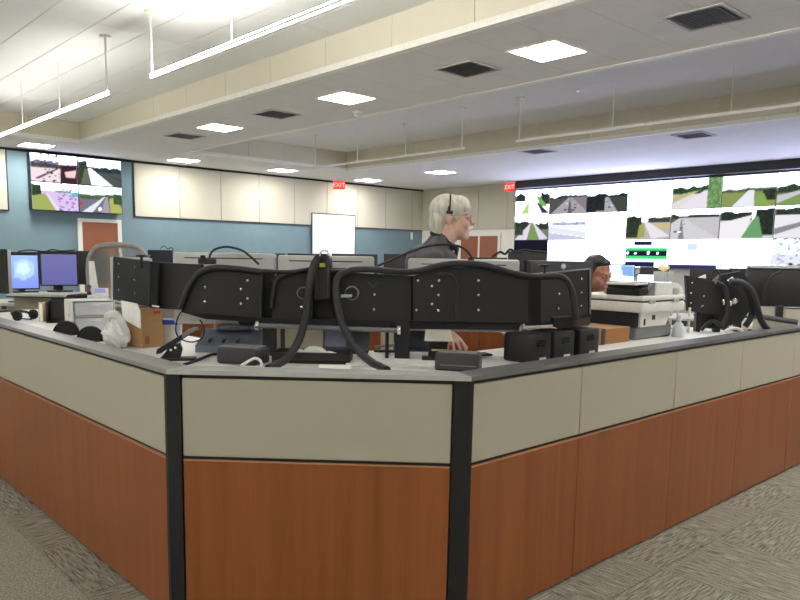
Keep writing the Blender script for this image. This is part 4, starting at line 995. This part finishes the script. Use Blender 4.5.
# ------------------------------------------------------------------ right-hand array (second workstation)
t = thing('monitor_mount', 'black monitor mount with looping hoses right of the copier', 'monitor mount', tuple(W(2.0, 5.0, ZD)))
pr, n = pxpanel([(x, y, 5.0) for x, y in ((686, 275.5), (719, 283), (725, 316), (688, 311))], .04)
screws(pr, [(692, 283), (691, 293), (691, 303), (704, 296), (702, 306)], 4.999)
pxpanel([(x, y, 5.08) for x, y in ((716, 281), (722, 275), (742, 271), (752, 285), (753, 305), (742, 322), (722, 328), (700, 328), (700, 312), (716, 312))], .07)
sleeve([(716, 282), (724, 287), (727, 298), (727, 314), (721, 325)], 4.96, .016)
sleeve([(730, 282), (742, 283), (752, 292), (757, 308), (762, 322, 5.0), (771, 333, 5.16)], 4.93, .022)
sleeve([(736, 280), (748, 290), (752, 304), (751, 317), (745, 326.5)], 4.98, .020)
sleeve([(712, 278), (713, 272), (717, 270), (720, 275), (719, 282)], 4.98, .006)
sleeve([(701, 330.5), (706, 325), (714, 321), (722, 327)], 4.95, .012)
MB().tube([NP(725, 331.5, 4.88), NP(730, 328.5, 4.88), NP(737, 328.5, 4.88), NP(743, 331, 4.88)], .010, 10, 5).build('white_hose', 'off_white', t)
for (x, y) in ((721, 302), (728, 303), (733, 301)):
    c = NP(x, y, 5.05); MB().lathe([(.02, 0), (.02, .03), (.014, .035)], c, 16, -NN).build('swivel_disc', 'chrome', t)
MB().prism([NP(x, y, 5.0) for x, y in ((699, 277.5), (706, 274.5), (706, 278.5))], NN * .02).build('bracket', 'paper', t, smooth=False)
MB().prism([NP(x, y, 4.98) for x, y in ((728, 280.5), (733, 277), (735, 279.5), (731, 282))], NN * .02).build('bracket', 'paper', t, smooth=False)
for (x0, x1, yt, N) in ((697, 702, 312, 5.05), (716, 722, 310, 5.05), (737, 743, 310, 5.12)):
    post(x0, x1, yt, N, d=.05)
# monitor farther right, back to the camera
a = NP(746, 269, 6.0); b = NP(812, 268, 6.0); c = (a + b) / 2
m3 = monitor('large black monitor back at the right edge with pale top', Vector((c.x, c.y, 0)), -45, (b - a).length, .31, c.z - .31, back='black_panel', slot=False, base=1.0, neck=.06)
T = frame(Vector((c.x, c.y, c.z - .31)), -45)
MB(T).rbox(-(b - a).length / 2, (b - a).length / 2, -.06, .0, .31, .335, .004, 1).build('top_shelf', 'silver', m3)
MB(T).box(-(b - a).length / 2, (b - a).length / 2, -.056, -.05, .0, .008).build('bottom_rail', 'silver', m3)
MB().tube([NP(764, 300, 5.9), NP(765, 285, 5.9), NP(772, 276, 5.9), NP(781, 271, 5.9)], .012, 8, 5).build('hose', 'rubber', m3)
tb = thing('side_table', 'grey table carrying the large black monitor at the right edge', 'table', (c.x, c.y, 0))
T = frame(Vector((c.x, c.y, 0)) + NN * .06 - UU * .06, -45)
MB(T).rbox(-.27, .33, -.17, .20, .97, 1.0, .004, 1).build('table_top', 'off_white', tb)
for sx in (-.24, .30):
    for sy in (-.14, .17): MB(T).box(sx - .02, sx + .02, sy - .02, sy + .02, 0, .97).build('leg', 'charcoal', tb)
# low cream screen with dark rail in front of the far partition
a = NP(756, 314, 5.55); b = NP(799, 320.5, 5.46)
k = thing('desk_screen', 'low cream desk screen with dark rail at the right edge', 'screen', (a.x, a.y, 0))
MB().prism([Vector((a.x, a.y, 0)), Vector((b.x, b.y, 0)), Vector((b.x, b.y, b.z - .03)), Vector((a.x, a.y, a.z - .03))], NN * .04).build('panel', 'cream', k, smooth=False)
MB().tube([Vector((a.x, a.y, a.z - .02)) + NN * .02, Vector((b.x, b.y, b.z - .02)) + NN * .02], .024, 10).build('rail', 'charcoal', k)

# ------------------------------------------------------------------ left background of the island
p = W(-2.95, 6.25, 0); T = frame(p, -45)
k = thing('desk_screen', 'cream desk screen with shelf carrying the two lit monitors', 'screen', tuple(p))
MB(T).rbox(-.62, .85, -.02, .02, 0, 1.10, .004, 1).build('panel', 'cream', k)
MB(T).rbox(-.64, .87, -.10, .34, 1.10, 1.13, .006, 1).build('shelf', 'off_white', k)
MB(T).box(-.64, .87, -.102, -.096, 1.098, 1.108).build('shelf_edge', 'charcoal', k)
for x in (-.58, .80): MB(T).box(x - .02, x + .02, .28, .32, 0, 1.10).build('leg', 'charcoal', k)
GLOW = [('grad', (120, 138, 226), (150, 176, 244)), poly((166, 196, 246), (.15, .35), (.5, .25), (.85, .4), (.9, .75), (.55, .92), (.2, .8)), poly((196, 222, 250), (.25, .5), (.5, .4), (.75, .55), (.6, .8), (.35, .78)), poly((236, 242, 255), (.04, .08), (.3, .1), (.3, .13), (.04, .11))]
VIO = [('grad', (92, 92, 146), (106, 104, 154))]
def lit_monitor(label, xl, yl, hl, xr, yr, hr, Nl, Nr, L, zbase, group=None):
    a = NP(xl, yl, Nl); b = NP(xr, yr, Nr); h_ = ((NP(xl, yl, Nl) - NP(xl, yl + hl, Nl)).length + (b - NP(xr, yr + hr, Nr)).length) / 2
    d = a - b; ang = math.degrees(math.atan2(d.y, d.x)); c = (a + b) / 2; w_ = Vector((d.x, d.y)).length
    zb = c.z - h_
    m_ = monitor(label, Vector((c.x, c.y, 0)), ang, w_, h_, zb, back='black', base=zbase, group=group, slot=False)
    T = frame(Vector((c.x, c.y, zb)), ang) @ Matrix.Translation((0, .001, .012)) @ Matrix.Rotation(PI, 4, 'Z')
    picture('display', T, w_ - .024, h_ - .024, L, m_, 20, 14)
    return m_
lit_monitor('lit monitor with pale blue desktop at the left edge', 6.5, 254, 37, 38.5, 254, 34, 6.25, 6.45, GLOW, 1.13, 'two lit monitors at the left')
lit_monitor('lit monitor with plain violet screen at the left', 39.2, 253.5, 34, 77.5, 252.5, 32, 6.46, 6.62, VIO, 1.13, 'two lit monitors at the left')
# edge-on monitor at the very left
b = XP(4.5, 270, 1.60); b = Vector((b.x, b.y, 0)); a = Vector((1.44, b.y + .36, 0)); d = (a - b)
monitor('monitor seen edge-on at the far left, silver rim', (a + b) / 2, math.degrees(math.atan2(d.y, d.x)), .44, .34, 1.17, back='silver', base=ZD, slot=False)
# phone with small display
p = Vector((1.72, 4.55, ZD + .194)); T = frame(p, -20) @ Matrix.Scale(.62, 4)
k = thing('desk_phone', 'small white desk phone with violet display on the plastic organizer', 'telephone', tuple(p))
MB(T).prism([(-.10, -.07, 0), (-.10, .07, 0), (-.10, .07, .09), (-.10, .05, .10), (-.10, -.07, .03)], (.20, 0, 0)).build('body', 'white_plastic', k)
MB(T).prism([(-.03, -.03, .058), (.07, -.03, .058), (.07, .03, .093), (-.03, .03, .093)], (0, -.001, .003)).build('display', 'screen_violet', k)
MB(T).tube([(-.08, -.065, .05), (-.085, 0, .085), (-.08, .065, .115)], [.022, .016, .022], 10, 4).build('handset', 'charcoal', k)
# dark monitors farther back on a long bench
def bench(label, u0, u1, n0, z, name='bench'):
    p = W((u0 + u1) / 2, n0, 0); T = frame(p, -45); hw = (u1 - u0) / 2
    k = thing(name, label, 'bench', tuple(p))
    MB(T).rbox(-hw, hw, -.32, .32, z - .03, z, .004, 1).build('bench_top', 'off_white', k)
    MB(T).box(-hw + .05, hw - .05, .27, .29, .25, z - .03).build('modesty_panel', 'cream', k)
    for x in (-hw + .04, 0, hw - .04):
        for y in (-.28, .28): MB(T).box(x - .025, x + .025, y - .02, y + .02, 0, z - .03).build('leg', 'charcoal', k)
bench('long bench carrying dark monitors at the left back', -4.75, -3.0, 7.75, .95)
bench('long bench carrying dark monitors behind the silver array', -2.9, -.2, 7.9, .95)
bench('bench carrying dark monitors before the double door', .35, 1.75, 7.6, .95)
bench('bench carrying white-lit monitors before the video wall', 1.9, 3.3, 7.55, .95)
def dark_mon(label, xl, xr, yt, N, zb=.95, h_=.36, scr='black_gloss', deg=-45, back='black_panel'):
    a = NP(xl, yt, N); b = NP(xr, yt, N); c = (a + b) / 2
    return monitor(label, Vector((c.x, c.y, 0)), deg, (b - a).length, h_, c.z - h_, back=back, base=zb, slot=False, group='dark monitors on the benches', scr=scr)
dark_mon('black monitor back above the pale blue monitor, left bench', 9, 38, 252, 7.7)
dark_mon('black monitor back above the violet monitor, left bench', 39, 77, 251, 7.7)
dark_mon('black monitor back right of the violet monitor, left bench', 78, 108, 251, 7.7)
dark_mon('blue-grey monitor back just left of the silver array', 149, 173, 250, 7.8, back='collar_navy')
for i, (xl, xr, y) in enumerate(((176, 232, 252), (234, 286, 252.5), (288, 326, 253), (332, 378, 253.4), (384, 408, 253.2))):
    dark_mon('black monitor back peeking over the silver array, %s from the left' % ('first', 'second', 'third', 'fourth', 'fifth')[i], xl, xr, y + .5, 7.8)
for i, (xl, xr, y, lb) in enumerate(((468, 507, 257.5, 'black monitor back right of the chin of the man'), (508, 547, 251.5, 'black monitor back under the black wall display'))):
    dark_mon(lb, xl, xr, y, 7.5)
# cables on those monitors
for i, (pts, lb) in enumerate(((((160, 249), (164, 246), (168, 249), (171, 247.5), (174, 250)), 'tangled thin cable on the blue-grey monitor'), (((492, 257), (500, 252), (505, 254), (510, 249.5), (516, 252), (524, 250), (532, 251), (545, 252)), 'tangled black cables over the monitors by the double door'), (((18, 251.5), (30, 250), (44, 251.5), (52, 249.5), (62, 251), (75, 250)), 'thin cable over the left bench monitors'))):
    tag(MB().tube([NP(x, y, (7.74, 7.425, 7.64)[i]) for x, y in pts], (.004, .012, .006)[i], 6, 5).build('loose_cable', 'black_matte'), lb, 'cable')
TOPB = [('grad', (250, 250, 255), (255, 255, 255)), poly((120, 160, 236), (0, .62), (1, .55), (1, 1), (0, 1)), poly((206, 226, 252), (.0, .62), (.6, .6), (.5, 1), (0, 1))]
lit_monitor('lit monitor with blue-topped page right of the woman', 606, 263.5, 28, 635.5, 264.5, 28, 7.5, 7.6, TOPB, .95, 'lit monitors before the video wall')
lit_monitor('lit monitor with white page above the copier', 637, 273.5, 24, 672.5, 274.5, 24, 7.35, 7.4, WHITE, .95, 'lit monitors before the video wall')
dark_mon('black monitor back between two lit screens above the copier', 640, 668, 267, 7.75)
dark_mon('black monitor back above the right hoses', 690, 728, 268.5, 7.5)
dark_mon('black monitor back behind the right hoses', 729, 748, 268, 7.5)

# wooden cabinets inside the island
def cabinet(label, u0, u1, n0, d, z, fronts):
    p = W((u0 + u1) / 2, n0 + d / 2, 0); T = frame(p, -45); hw = (u1 - u0) / 2
    k = thing('wood_cabinet', label, 'cabinet', tuple(p))
    MB(T).box(-hw, hw, -d / 2 + .02, d / 2, .05, z - .025).build('carcass', 'cherry_dark', k, smooth=False)
    MB(T).box(-hw + .01, hw - .01, -d / 2 + .05, d / 2, 0, .05).build('plinth', 'black_matte', k, smooth=False)
    MB(T).rbox(-hw - .005, hw + .005, -d / 2 - .005, d / 2, z - .025, z, .004, 1).build('top', 'cherry', k)
    for (x0, x1, z0, z1, nm) in fronts:
        dr = MB(T).rbox(-hw + x0 + .002, -hw + x1 - .002, -d / 2, -d / 2 + .02, z0 + .002, z1 - .002, .003, 1).build(nm, 'cherry', k)
        xc = -hw + (x0 + x1) / 2; zc = (z0 + z1) / 2
        MB(T).tube([(xc - .04, -d / 2, zc), (xc - .035, -d / 2 - .02, zc), (xc + .035, -d / 2 - .02, zc), (xc + .04, -d / 2, zc)], .006, 8).build('handle', 'chrome', dr)
cabinet('small cherry drawer cabinet with steel handles behind the tub', -1.75, -1.46, 5.1, .45, 1.04, [(0, .29, .05 + .0 + i * .096, .05 + (i + 1) * .096, 'drawer') for i in range(10)])
cabinet('wide cherry cabinet behind the man and the speakers', .18, .86, 5.25, .42, 1.10, [(0, .25, .05, 1.07, 'door'), (.25, .68, .05, 1.07, 'door')])
cabinet('low cherry cabinet seen below the central hoses', -.62, -.28, 5.3, .42, 1.02, [(0, .34, .05, .99, 'door')])

# mesh office chair on the left
p = W(-2.44, 5.85, 0); T = frame(p, -45)
k = thing('office_chair', 'grey mesh-backed office chair on a tall base, left side', 'chair', tuple(p))
def arc(sx, z0, z1, y=0.0, n=9, w_=.24):
    return [(w_ * math.sin(PI * (j / (n - 1) - .5)) * 1.0, y, z1) for j in range(n)]
out = [(.235, -.01, 1.12), (.255, -.03, 1.25), (.25, -.045, 1.38), (.225, -.05, 1.48), (.15, -.05, 1.545), (0, -.05, 1.56), (-.15, -.05, 1.545), (-.225, -.05, 1.48), (-.25, -.045, 1.38), (-.255, -.03, 1.25), (-.235, -.01, 1.12), (-.16, .0, 1.07), (0, .0, 1.055), (.16, .0, 1.07), (.235, -.01, 1.12)]
MB(T).tube(out, .021, 10, 5).build('back_frame', 'chair_frame', k)
cen = (0, .03, 1.30)
ms = MB(T); ring = out[:-1]; vs = [cen] + ring
# curved mesh: two concentric rings
mid = [tuple(c * .5 + q_ * .5 for c, q_ in zip((cen[0], cen[1] + .01, cen[2]), r_)) for r_ in ring]
vs = [cen] + mid + ring; n_ = len(ring)
ms.add(vs, [(0, 1 + i, 1 + (i + 1) % n_) for i in range(n_)] + [(1 + i, 1 + n_ + i, 1 + n_ + (i + 1) % n_, 1 + (i + 1) % n_) for i in range(n_)])
ms.build('back_mesh', 'mesh_grey', k)
MB(T).rbox(-.03, .03, .02, .05, .72, 1.12, .01, 2).build('back_spine', 'chair_frame', k)
MB(T).rbox(-.25, .25, -.42, .04, .74, .80, .025, 3).build('seat', 'charcoal', k)
for s in (-1, 1):
    arm = MB(T).tube([(s * .22, -.10, .76), (s * .31, -.10, .80), (s * .31, -.10, 1.12)], .018, 10).build('arm_post', 'black', k)
    MB(T).rbox(s * .31 - .045, s * .31 + .045, -.24, .02, 1.12, 1.16, .015, 2).build('arm_pad', 'black_matte', k)
MB(T).cyl((0, -.18, .12), .028, .62, 16).build('gas_lift', 'black', k)
MB(T).tube([(.22 * math.cos(2 * PI * j / 20), -.18 + .22 * math.sin(2 * PI * j / 20), .34) for j in range(21)], .012, 8).build('foot_ring', 'chrome', k)
for j in range(5):
    a = 2 * PI * j / 5; c_, s_ = math.cos(a), math.sin(a)
    MB(T).tube([(0, -.18, .12), (.30 * c_, -.18 + .30 * s_, .07)], [.028, .018], 8).build('base_arm', 'black', k)
    MB(T).lathe([(.03, -.012), (.03, .012)], (.30 * c_, -.18 + .30 * s_, .030), 14, (-s_, c_, 0)).build('caster', 'black', k)
# white upright board left of the chair
p = XP(95, 290, 1.955); p = Vector((p.x, p.y, ZD)); T = frame(p, -27)
k = thing('white_board_stand', 'narrow white board standing left of the mesh chair', 'board', tuple(p))
MB(T).prism([(-.035, 0, .012), (.045, 0, .012), (.0, 0, .415), (-.035, 0, .415)], (0, .012, 0)).build('board', 'paper', k, smooth=False)
MB(T).rbox(-.05, .06, -.05, .06, 0, .012, .003, 1).build('foot', 'charcoal', k)

# ------------------------------------------------------------------ people
def organic(name, prims, voxel, m, parent, T, smooth=6):
    B = MB()
    for pr_ in prims:
        A = T
        if isinstance(pr_[0], Matrix): A = T @ pr_[0]; pr_ = pr_[1:]
        b = MB(A)
        if pr_[0] == 's': b.ball(pr_[1], pr_[2], 20, 14)
        else:
            _, p0, r0, p1, r1 = pr_
            b.tube([p0, p1], [r0, r1], 16); b.ball(p0, r0, 16, 10); b.ball(p1, r1, 16, 10)
        B.v_ = 0; k_ = len(B.v); B.v += b.v; B.f += [[i + k_ for i in f] for f in b.f]
    me = bpy.data.meshes.new(name + '_src'); me.from_pydata(B.v, [], B.f); me.update()
    o = bpy.data.objects.new(name + '_src', me); col.objects.link(o)
    md = o.modifiers.new('r', 'REMESH'); md.mode = 'VOXEL'; md.voxel_size = voxel
    sm = o.modifiers.new('s', 'SMOOTH'); sm.factor = .5; sm.iterations = smooth
    res = bpy.data.meshes.new_from_object(o.evaluated_get(bpy.context.evaluated_depsgraph_get()))
    bpy.data.objects.remove(o); bpy.data.meshes.remove(me)
    res.name = name; res.materials.clear(); res.materials.append(MATS[m])
    zs = [v.co for v in res.vertices]; org = Vector((sum(v.x for v in zs) / len(zs), sum(v.y for v in zs) / len(zs), min(v.z for v in zs)))
    res.transform(Matrix.Translation(-org)); res.shade_smooth()
    ob = bpy.data.objects.new(name, res); link(ob, parent, org); return ob
def head_prims(Hm):
    return [(Hm, 's', (0, 0, .025), (.096, .074, .088)), (Hm, 's', (.056, 0, -.05), (.064, .060, .076)), (Hm, 's', (.094, 0, -.104), (.027, .032, .024)), (Hm, 'c', (.02, 0, -.085), .048, (.080, 0, -.098), .030),
            (Hm, 'c', (.110, 0, .0), .010, (.134, 0, -.028), .0145), (Hm, 's', (.094, 0, .018), (.020, .052, .014)),
            (Hm, 's', (-.003, .078, -.02), (.020, .012, .033)), (Hm, 's', (-.003, -.078, -.02), (.020, .012, .033)),
            (Hm, 's', (.082, .034, -.042), (.030, .028, .030)), (Hm, 's', (.082, -.034, -.042), (.030, .028, .030)), (Hm, 's', (.110, 0, -.070), (.014, .024, .012))]
def hand_prims(wr, kn, tips, lat, thumb, rf=.0088):
    """wrist, knuckle centre, list of 4 fingertips, lateral axis, thumb tip"""
    wr, kn, lat = Vector(wr), Vector(kn), Vector(lat).normalized()
    P_ = []
    offs = (-.033, -.011, .011, .032)
    for o_, tp in zip(offs, tips):
        k_ = kn + lat * o_; tp = Vector(tp); mid_ = k_ * .52 + tp * .48 + Vector((0, 0, .016)); m2 = mid_ * .45 + tp * .55 + Vector((0, 0, .004))
        P_ += [('c', tuple(wr + lat * o_ * .55), .016, tuple(k_), .0125), ('c', tuple(k_), .0115, tuple(mid_), rf + .0008), ('c', tuple(mid_), rf + .0008, tuple(m2), rf), ('c', tuple(m2), rf, tuple(tp), rf - .0012)]
    th0 = wr + lat * .022 + (kn - wr) * .25; tm = th0 * .5 + Vector(thumb) * .5 + lat * .012
    P_ += [('c', tuple(th0), .016, tuple(tm), .0125), ('c', tuple(tm), .0115, tuple(thumb), .0095)]
    return P_
# --- the man: facing right, right hand on the worktop
base = W(.02, 4.14, 0); T = frame(base, -45)
man = thing('person', 'white-haired person in dark grey shirt facing right, hand on the worktop', 'person', tuple(base))
Hm = Matrix.Translation((.135, 0, 1.728)) @ Matrix.Rotation(R(2), 4, 'Y')
wr = (.105, -.375, 1.135); kn = (.150, -.425, 1.078)
tips = [(.128, -.492, 1.0305), (.160, -.505, 1.0295), (.193, -.500, 1.0295), (.222, -.478, 1.0305)]
body = head_prims(Hm) + [('c', (.085, 0, 1.52), .062, (.138, 0, 1.655), .058),
    ('s', (.015, 0, 1.36), (.105, .165, .15)), ('s', (-.005, 0, 1.15), (.115, .15, .17)), ('s', (-.03, 0, .98), (.115, .155, .13)),
    ('c', (.025, -.155, 1.455), .058, (.025, .155, 1.455), .058),
    ('c', (.02, -.20, 1.44), .052, (-.11, -.355, 1.245), .042), ('c', (-.11, -.355, 1.245), .040, wr, .027),
    ('c', (.02, .20, 1.44), .052, (-.01, .27, 1.17), .042), ('c', (-.01, .27, 1.17), .040, (.09, .27, .93), .027),
    ('c', (-.03, -.09, .95), .085, (-.0, -.10, .50), .058), ('c', (0, -.10, .50), .055, (-.03, -.10, .09), .038), ('c', (-.04, -.10, .045), .038, (.14, -.115, .03), .028),
    ('c', (-.03, .09, .95), .085, (-.02, .10, .50), .058), ('c', (-.02, .10, .50), .055, (-.05, .10, .09), .038), ('c', (-.06, .10, .045), .038, (.12, .115, .03), .028)]
body += hand_prims(wr, kn, tips, (.78, .55, 0), (.226, -.425, 1.04))
body += hand_prims((.09, .27, .93), (.115, .27, .86), [(.10, .262, .775), (.118, .266, .768), (.136, .270, .772), (.150, .274, .785)], (.9, .1, 0), (.165, .25, .83))
organic('body', body, .0052, 'skin_pale', man, T, 3)
shirt = [('s', (.035, 0, 1.38), (.135, .185, .165)), ('s', (.095, 0, 1.45), (.105, .14, .11)), ('s', (.11, -.10, 1.45), (.085, .08, .09)), ('s', (-.005, 0, 1.15), (.135, .168, .19)), ('s', (-.03, 0, 1.0), (.13, .17, .10)), ('s', (-.005, 0, 1.46), (.105, .16, .11)),
    ('c', (.035, -.155, 1.475), .082, (.035, .155, 1.475), .082), ('c', (.055, 0, 1.50), .100, (.088, 0, 1.575), .074), ('c', (.06, -.10, 1.50), .075, (.085, -.03, 1.575), .060), ('c', (.06, .10, 1.50), .075, (.085, .03, 1.575), .060),
    ('c', (.04, -.20, 1.46), .082, (-.10, -.355, 1.245), .060), ('c', (-.10, -.355, 1.245), .055, (.085, -.374, 1.152), .038),
    ('c', (.03, .20, 1.45), .076, (-.01, .27, 1.17), .058), ('c', (-.01, .27, 1.17), .055, (.075, .27, .965), .042)]
organic('shirt', shirt, .009, 'shirt_grey', man, T, 8)
def ring_pt(j, n_):
    a_ = 2 * PI * j / n_; return (.112 + .070 * math.cos(a_), .066 * math.sin(a_), 1.590 - .045 * math.cos(a_))
organic('collar', [('c', ring_pt(j, 16), .015, ring_pt(j + 1, 16), .015) for j in range(16)] + [('c', (.182, 0, 1.54), .012, (.17, 0, 1.45), .010)], .006, 'collar_navy', man, T, 3)
organic('trousers', [('s', (-.03, 0, .96), (.128, .168, .11)), ('c', (-.03, -.09, .93), .105, (0, -.10, .50), .080), ('c', (0, -.10, .50), .078, (-.03, -.10, .07), .064), ('c', (-.03, .09, .93), .105, (-.02, .10, .50), .080), ('c', (-.02, .10, .50), .078, (-.05, .10, .07), .064)], .011, 'jeans', man, T, 5)
for (x, s) in ((-.04, -1), (-.06, 1)):
    organic('shoe', [('s', (x + .02, s * .102, .05), (.075, .048, .048)), ('s', (x + .12, s * .112, .036), (.085, .048, .034)), ('s', (x + .08, s * .108, .018), (.14, .05, .017))], .007, 'black', man, T, 3)
hair = [(Hm, 's', (-.012, 0, .036), (.104, .088, .088)), (Hm, 's', (.048, 0, .066), (.064, .076, .052)), (Hm, 's', (.086, -.006, .050), (.030, .056, .034)), (Hm, 's', (-.062, 0, -.030), (.050, .078, .085)), (Hm, 's', (-.060, 0, -.090), (.036, .060, .046)),
    (Hm, 's', (.020, -.070, .032), (.050, .018, .046)), (Hm, 's', (.020, .070, .032), (.050, .018, .046)), (Hm, 's', (.038, -.066, -.004), (.012, .010, .028)), (Hm, 's', (.038, .066, -.004), (.012, .010, .028))]
hr = organic('hair', hair, .005, 'hair_white', man, T, 4)
organic('moustache', [(Hm, 'c', (.126, 0, -.054), .012, (.112, -.030, -.066), .009), (Hm, 'c', (.126, 0, -.054), .012, (.112, .030, -.066), .009)], .004, 'hair_white', man, T, 2)
TH = T @ Hm
for s in (-1, 1):
    ey = MB(TH).ball((.099, s * .032, -.004), .0125, 14, 10).build('eye', 'white_plastic', man); MB(TH).ball((.1085, s * .032, -.004), .0052, 10, 8).build('iris', 'collar_navy', ey)
    organic('eyebrow', [(Hm, 'c', (.109, s * .014, .016), .005, (.098, s * .046, .018), .004)], .003, 'hair_white', man, T, 1)
gl = MB(TH)
for s in (-1, 1):
    gl.tube([(.124 - .012 * abs(math.cos(2 * PI * j / 20)) * (1 if math.cos(2 * PI * j / 20) < 0 else .4), s * (.034 - .026 * math.cos(2 * PI * j / 20)), -.008 + .021 * math.sin(2 * PI * j / 20)) for j in range(21)], .0016, 6)
    gl.tube([(.116, s * .060, -.002), (.08, s * .078, .0), (.0, s * .086, .0)], .0020, 6)
gl.tube([(.124, -.008, -.004), (.128, 0, -.001), (.124, .008, -.004)], .0016, 6)
glo = gl.build('glasses', 'chrome', man)
for s in (-1, 1): MB(TH).lathe([(.024, 0), (.024, .001)], (.119, s * .034, -.008), 18, (1, 0, 0)).build('lens', 'glass', glo)
hs = MB(TH).tube([(-.002, s_ * .090 * math.sin(a_), .042 + .084 * math.cos(a_)) for s_, a_ in [(1, R(d_)) for d_ in range(-105, 106, 15)]], .0045, 8).build('headset', 'black', man)
MB(TH).rbox(-.020, .016, -.098, -.084, .008, .026, .004, 1).build('earpiece', 'black', hs); MB(TH).tube([(-.005, -.094, .02), (-.012, -.096, .035), (-.006, -.094, .05)], .004, 6).build('hook', 'black', hs)
MB(T).tube([(.093 + .031 * math.cos(2 * PI * j / 16) * .8, -.379 + .031 * math.sin(2 * PI * j / 16) * .5, 1.142 + .031 * math.sin(2 * PI * j / 16) * .9) for j in range(17)], .006, 8).build('wristband', 'black', man)
# --- the woman behind the copier: looking down to the worktop
hc = NP(596.5, 272.5, 5.12)
wa = R(-104); base = Vector((hc.x - .165 * math.cos(wa), hc.y - .165 * math.sin(wa), 0)); T = frame(base, -104)
wom = thing('person', 'dark-haired person with white collar looking down behind the copier', 'person', tuple(base))
zc = hc.z
Hm = Matrix.Translation((.165, 0, zc)) @ Matrix.Rotation(R(15), 4, 'Y') @ Matrix.Scale(.97, 4)
sh = zc - .24
body = head_prims(Hm) + [('c', (.07, 0, sh - .02), .052, (.125, 0, zc - .06), .046),
    ('s', (.01, 0, sh - .14), (.10, .15, .14)), ('s', (-.03, 0, sh - .34), (.10, .13, .16)), ('s', (-.06, 0, .82), (.12, .16, .12)),
    ('c', (.03, -.13, sh - .06), .05, (.03, .13, sh - .06), .05),
    ('c', (.03, -.17, sh - .07), .045, (-.02, -.25, sh - .30), .036), ('c', (-.02, -.25, sh - .30), .034, (.02, -.24, sh - .52), .024),
    ('c', (.03, .17, sh - .07), .045, (-.02, .25, sh - .30), .036), ('c', (-.02, .25, sh - .30), .034, (.02, .24, sh - .52), .024),
    ('c', (-.06, -.08, .80), .085, (-.0, -.09, .44), .055), ('c', (0, -.09, .44), .052, (-.03, -.09, .085), .036), ('c', (-.04, -.09, .042), .034, (.12, -.10, .028), .026),
    ('c', (-.06, .08, .80), .085, (-.0, .09, .44), .055), ('c', (0, .09, .44), .052, (-.03, .09, .085), .036), ('c', (-.04, .09, .042), .034, (.12, .10, .028), .026)]
for s in (-1, 1):
    y = s * .24; z = sh - .52
    body += hand_prims((.02, y, z), (.035, y, z - .07), [(.018, y, z - .150), (.034, y, z - .158), (.050, y, z - .155), (.064, y, z - .142)], (.95, 0, 0), (.085, y, z - .09))
organic('body', body, .0056, 'skin_brown', wom, T, 3)
organic('jacket', [('s', (.01, 0, sh - .14), (.116, .166, .155)), ('s', (-.03, 0, sh - .34), (.116, .148, .19)), ('s', (-.06, 0, .84), (.135, .172, .10)), ('c', (.03, -.13, sh - .06), .064, (.03, .13, sh - .06), .064),
    ('c', (.03, -.17, sh - .07), .060, (-.02, -.25, sh - .30), .050), ('c', (-.02, -.25, sh - .30), .047, (.015, -.242, sh - .49), .036),
    ('c', (.03, .17, sh - .07), .060, (-.02, .25, sh - .30), .050), ('c', (-.02, .25, sh - .30), .047, (.015, .242, sh - .49), .036)], .010, 'collar_navy', wom, T, 6)
organic('shirt_collar', [('c', (.075 + .055 * math.cos(2 * PI * j / 12), .060 * math.sin(2 * PI * j / 12), sh + .01 - .012 * math.cos(2 * PI * j / 12)), .016, (.075 + .055 * math.cos(2 * PI * (j + 1) / 12), .060 * math.sin(2 * PI * (j + 1) / 12), sh + .01 - .012 * math.cos(2 * PI * (j + 1) / 12)), .016) for j in range(12)], .006, 'paper', wom, T, 3)
organic('trousers', [('s', (-.06, 0, .80), (.13, .17, .11)), ('c', (-.06, -.08, .78), .102, (0, -.09, .44), .074), ('c', (0, -.09, .44), .072, (-.03, -.09, .07), .058), ('c', (-.06, .08, .78), .102, (0, .09, .44), .074), ('c', (0, .09, .44), .072, (-.03, .09, .07), .058)], .011, 'black_matte', wom, T, 5)
for s in (-1, 1): organic('shoe', [('s', (-.02, s * .092, .045), (.07, .044, .044)), ('s', (.09, s * .10, .034), (.08, .044, .032))], .007, 'black', wom, T, 3)
organic('hair', [(Hm, 's', (-.018, 0, .040), (.098, .085, .088)), (Hm, 's', (-.055, 0, -.015), (.056, .080, .080)), (Hm, 's', (.036, 0, .082), (.046, .064, .032)), (Hm, 's', (-.005, -.068, .025), (.045, .020, .055)), (Hm, 's', (-.005, .068, .025), (.045, .020, .055)), (Hm, 's', (-.105, 0, .0), (.04, .045, .045))], .005, 'hair_black', wom, T, 4)
TH = T @ Hm
for s in (-1, 1):
    ey = MB(TH).ball((.098, s * .032, -.006), .0125, 14, 10).build('eye', 'white_plastic', wom); MB(TH).ball((.1075, s * .032, -.009), .0056, 10, 8).build('iris', 'black', ey)
    organic('eyelid', [(Hm, 's', (.0995, s * .032, .000), (.0142, .0150, .0125))], .003, 'skin_brown', wom, T, 1)
    organic('eyebrow', [(Hm, 'c', (.107, s * .014, .016), .004, (.097, s * .046, .017), .003)], .003, 'hair_black', wom, T, 1)
organic('lips', [(Hm, 's', (.1165, 0, -.070), (.009, .020, .008))], .003, 'tongue_pink', wom, T, 1)
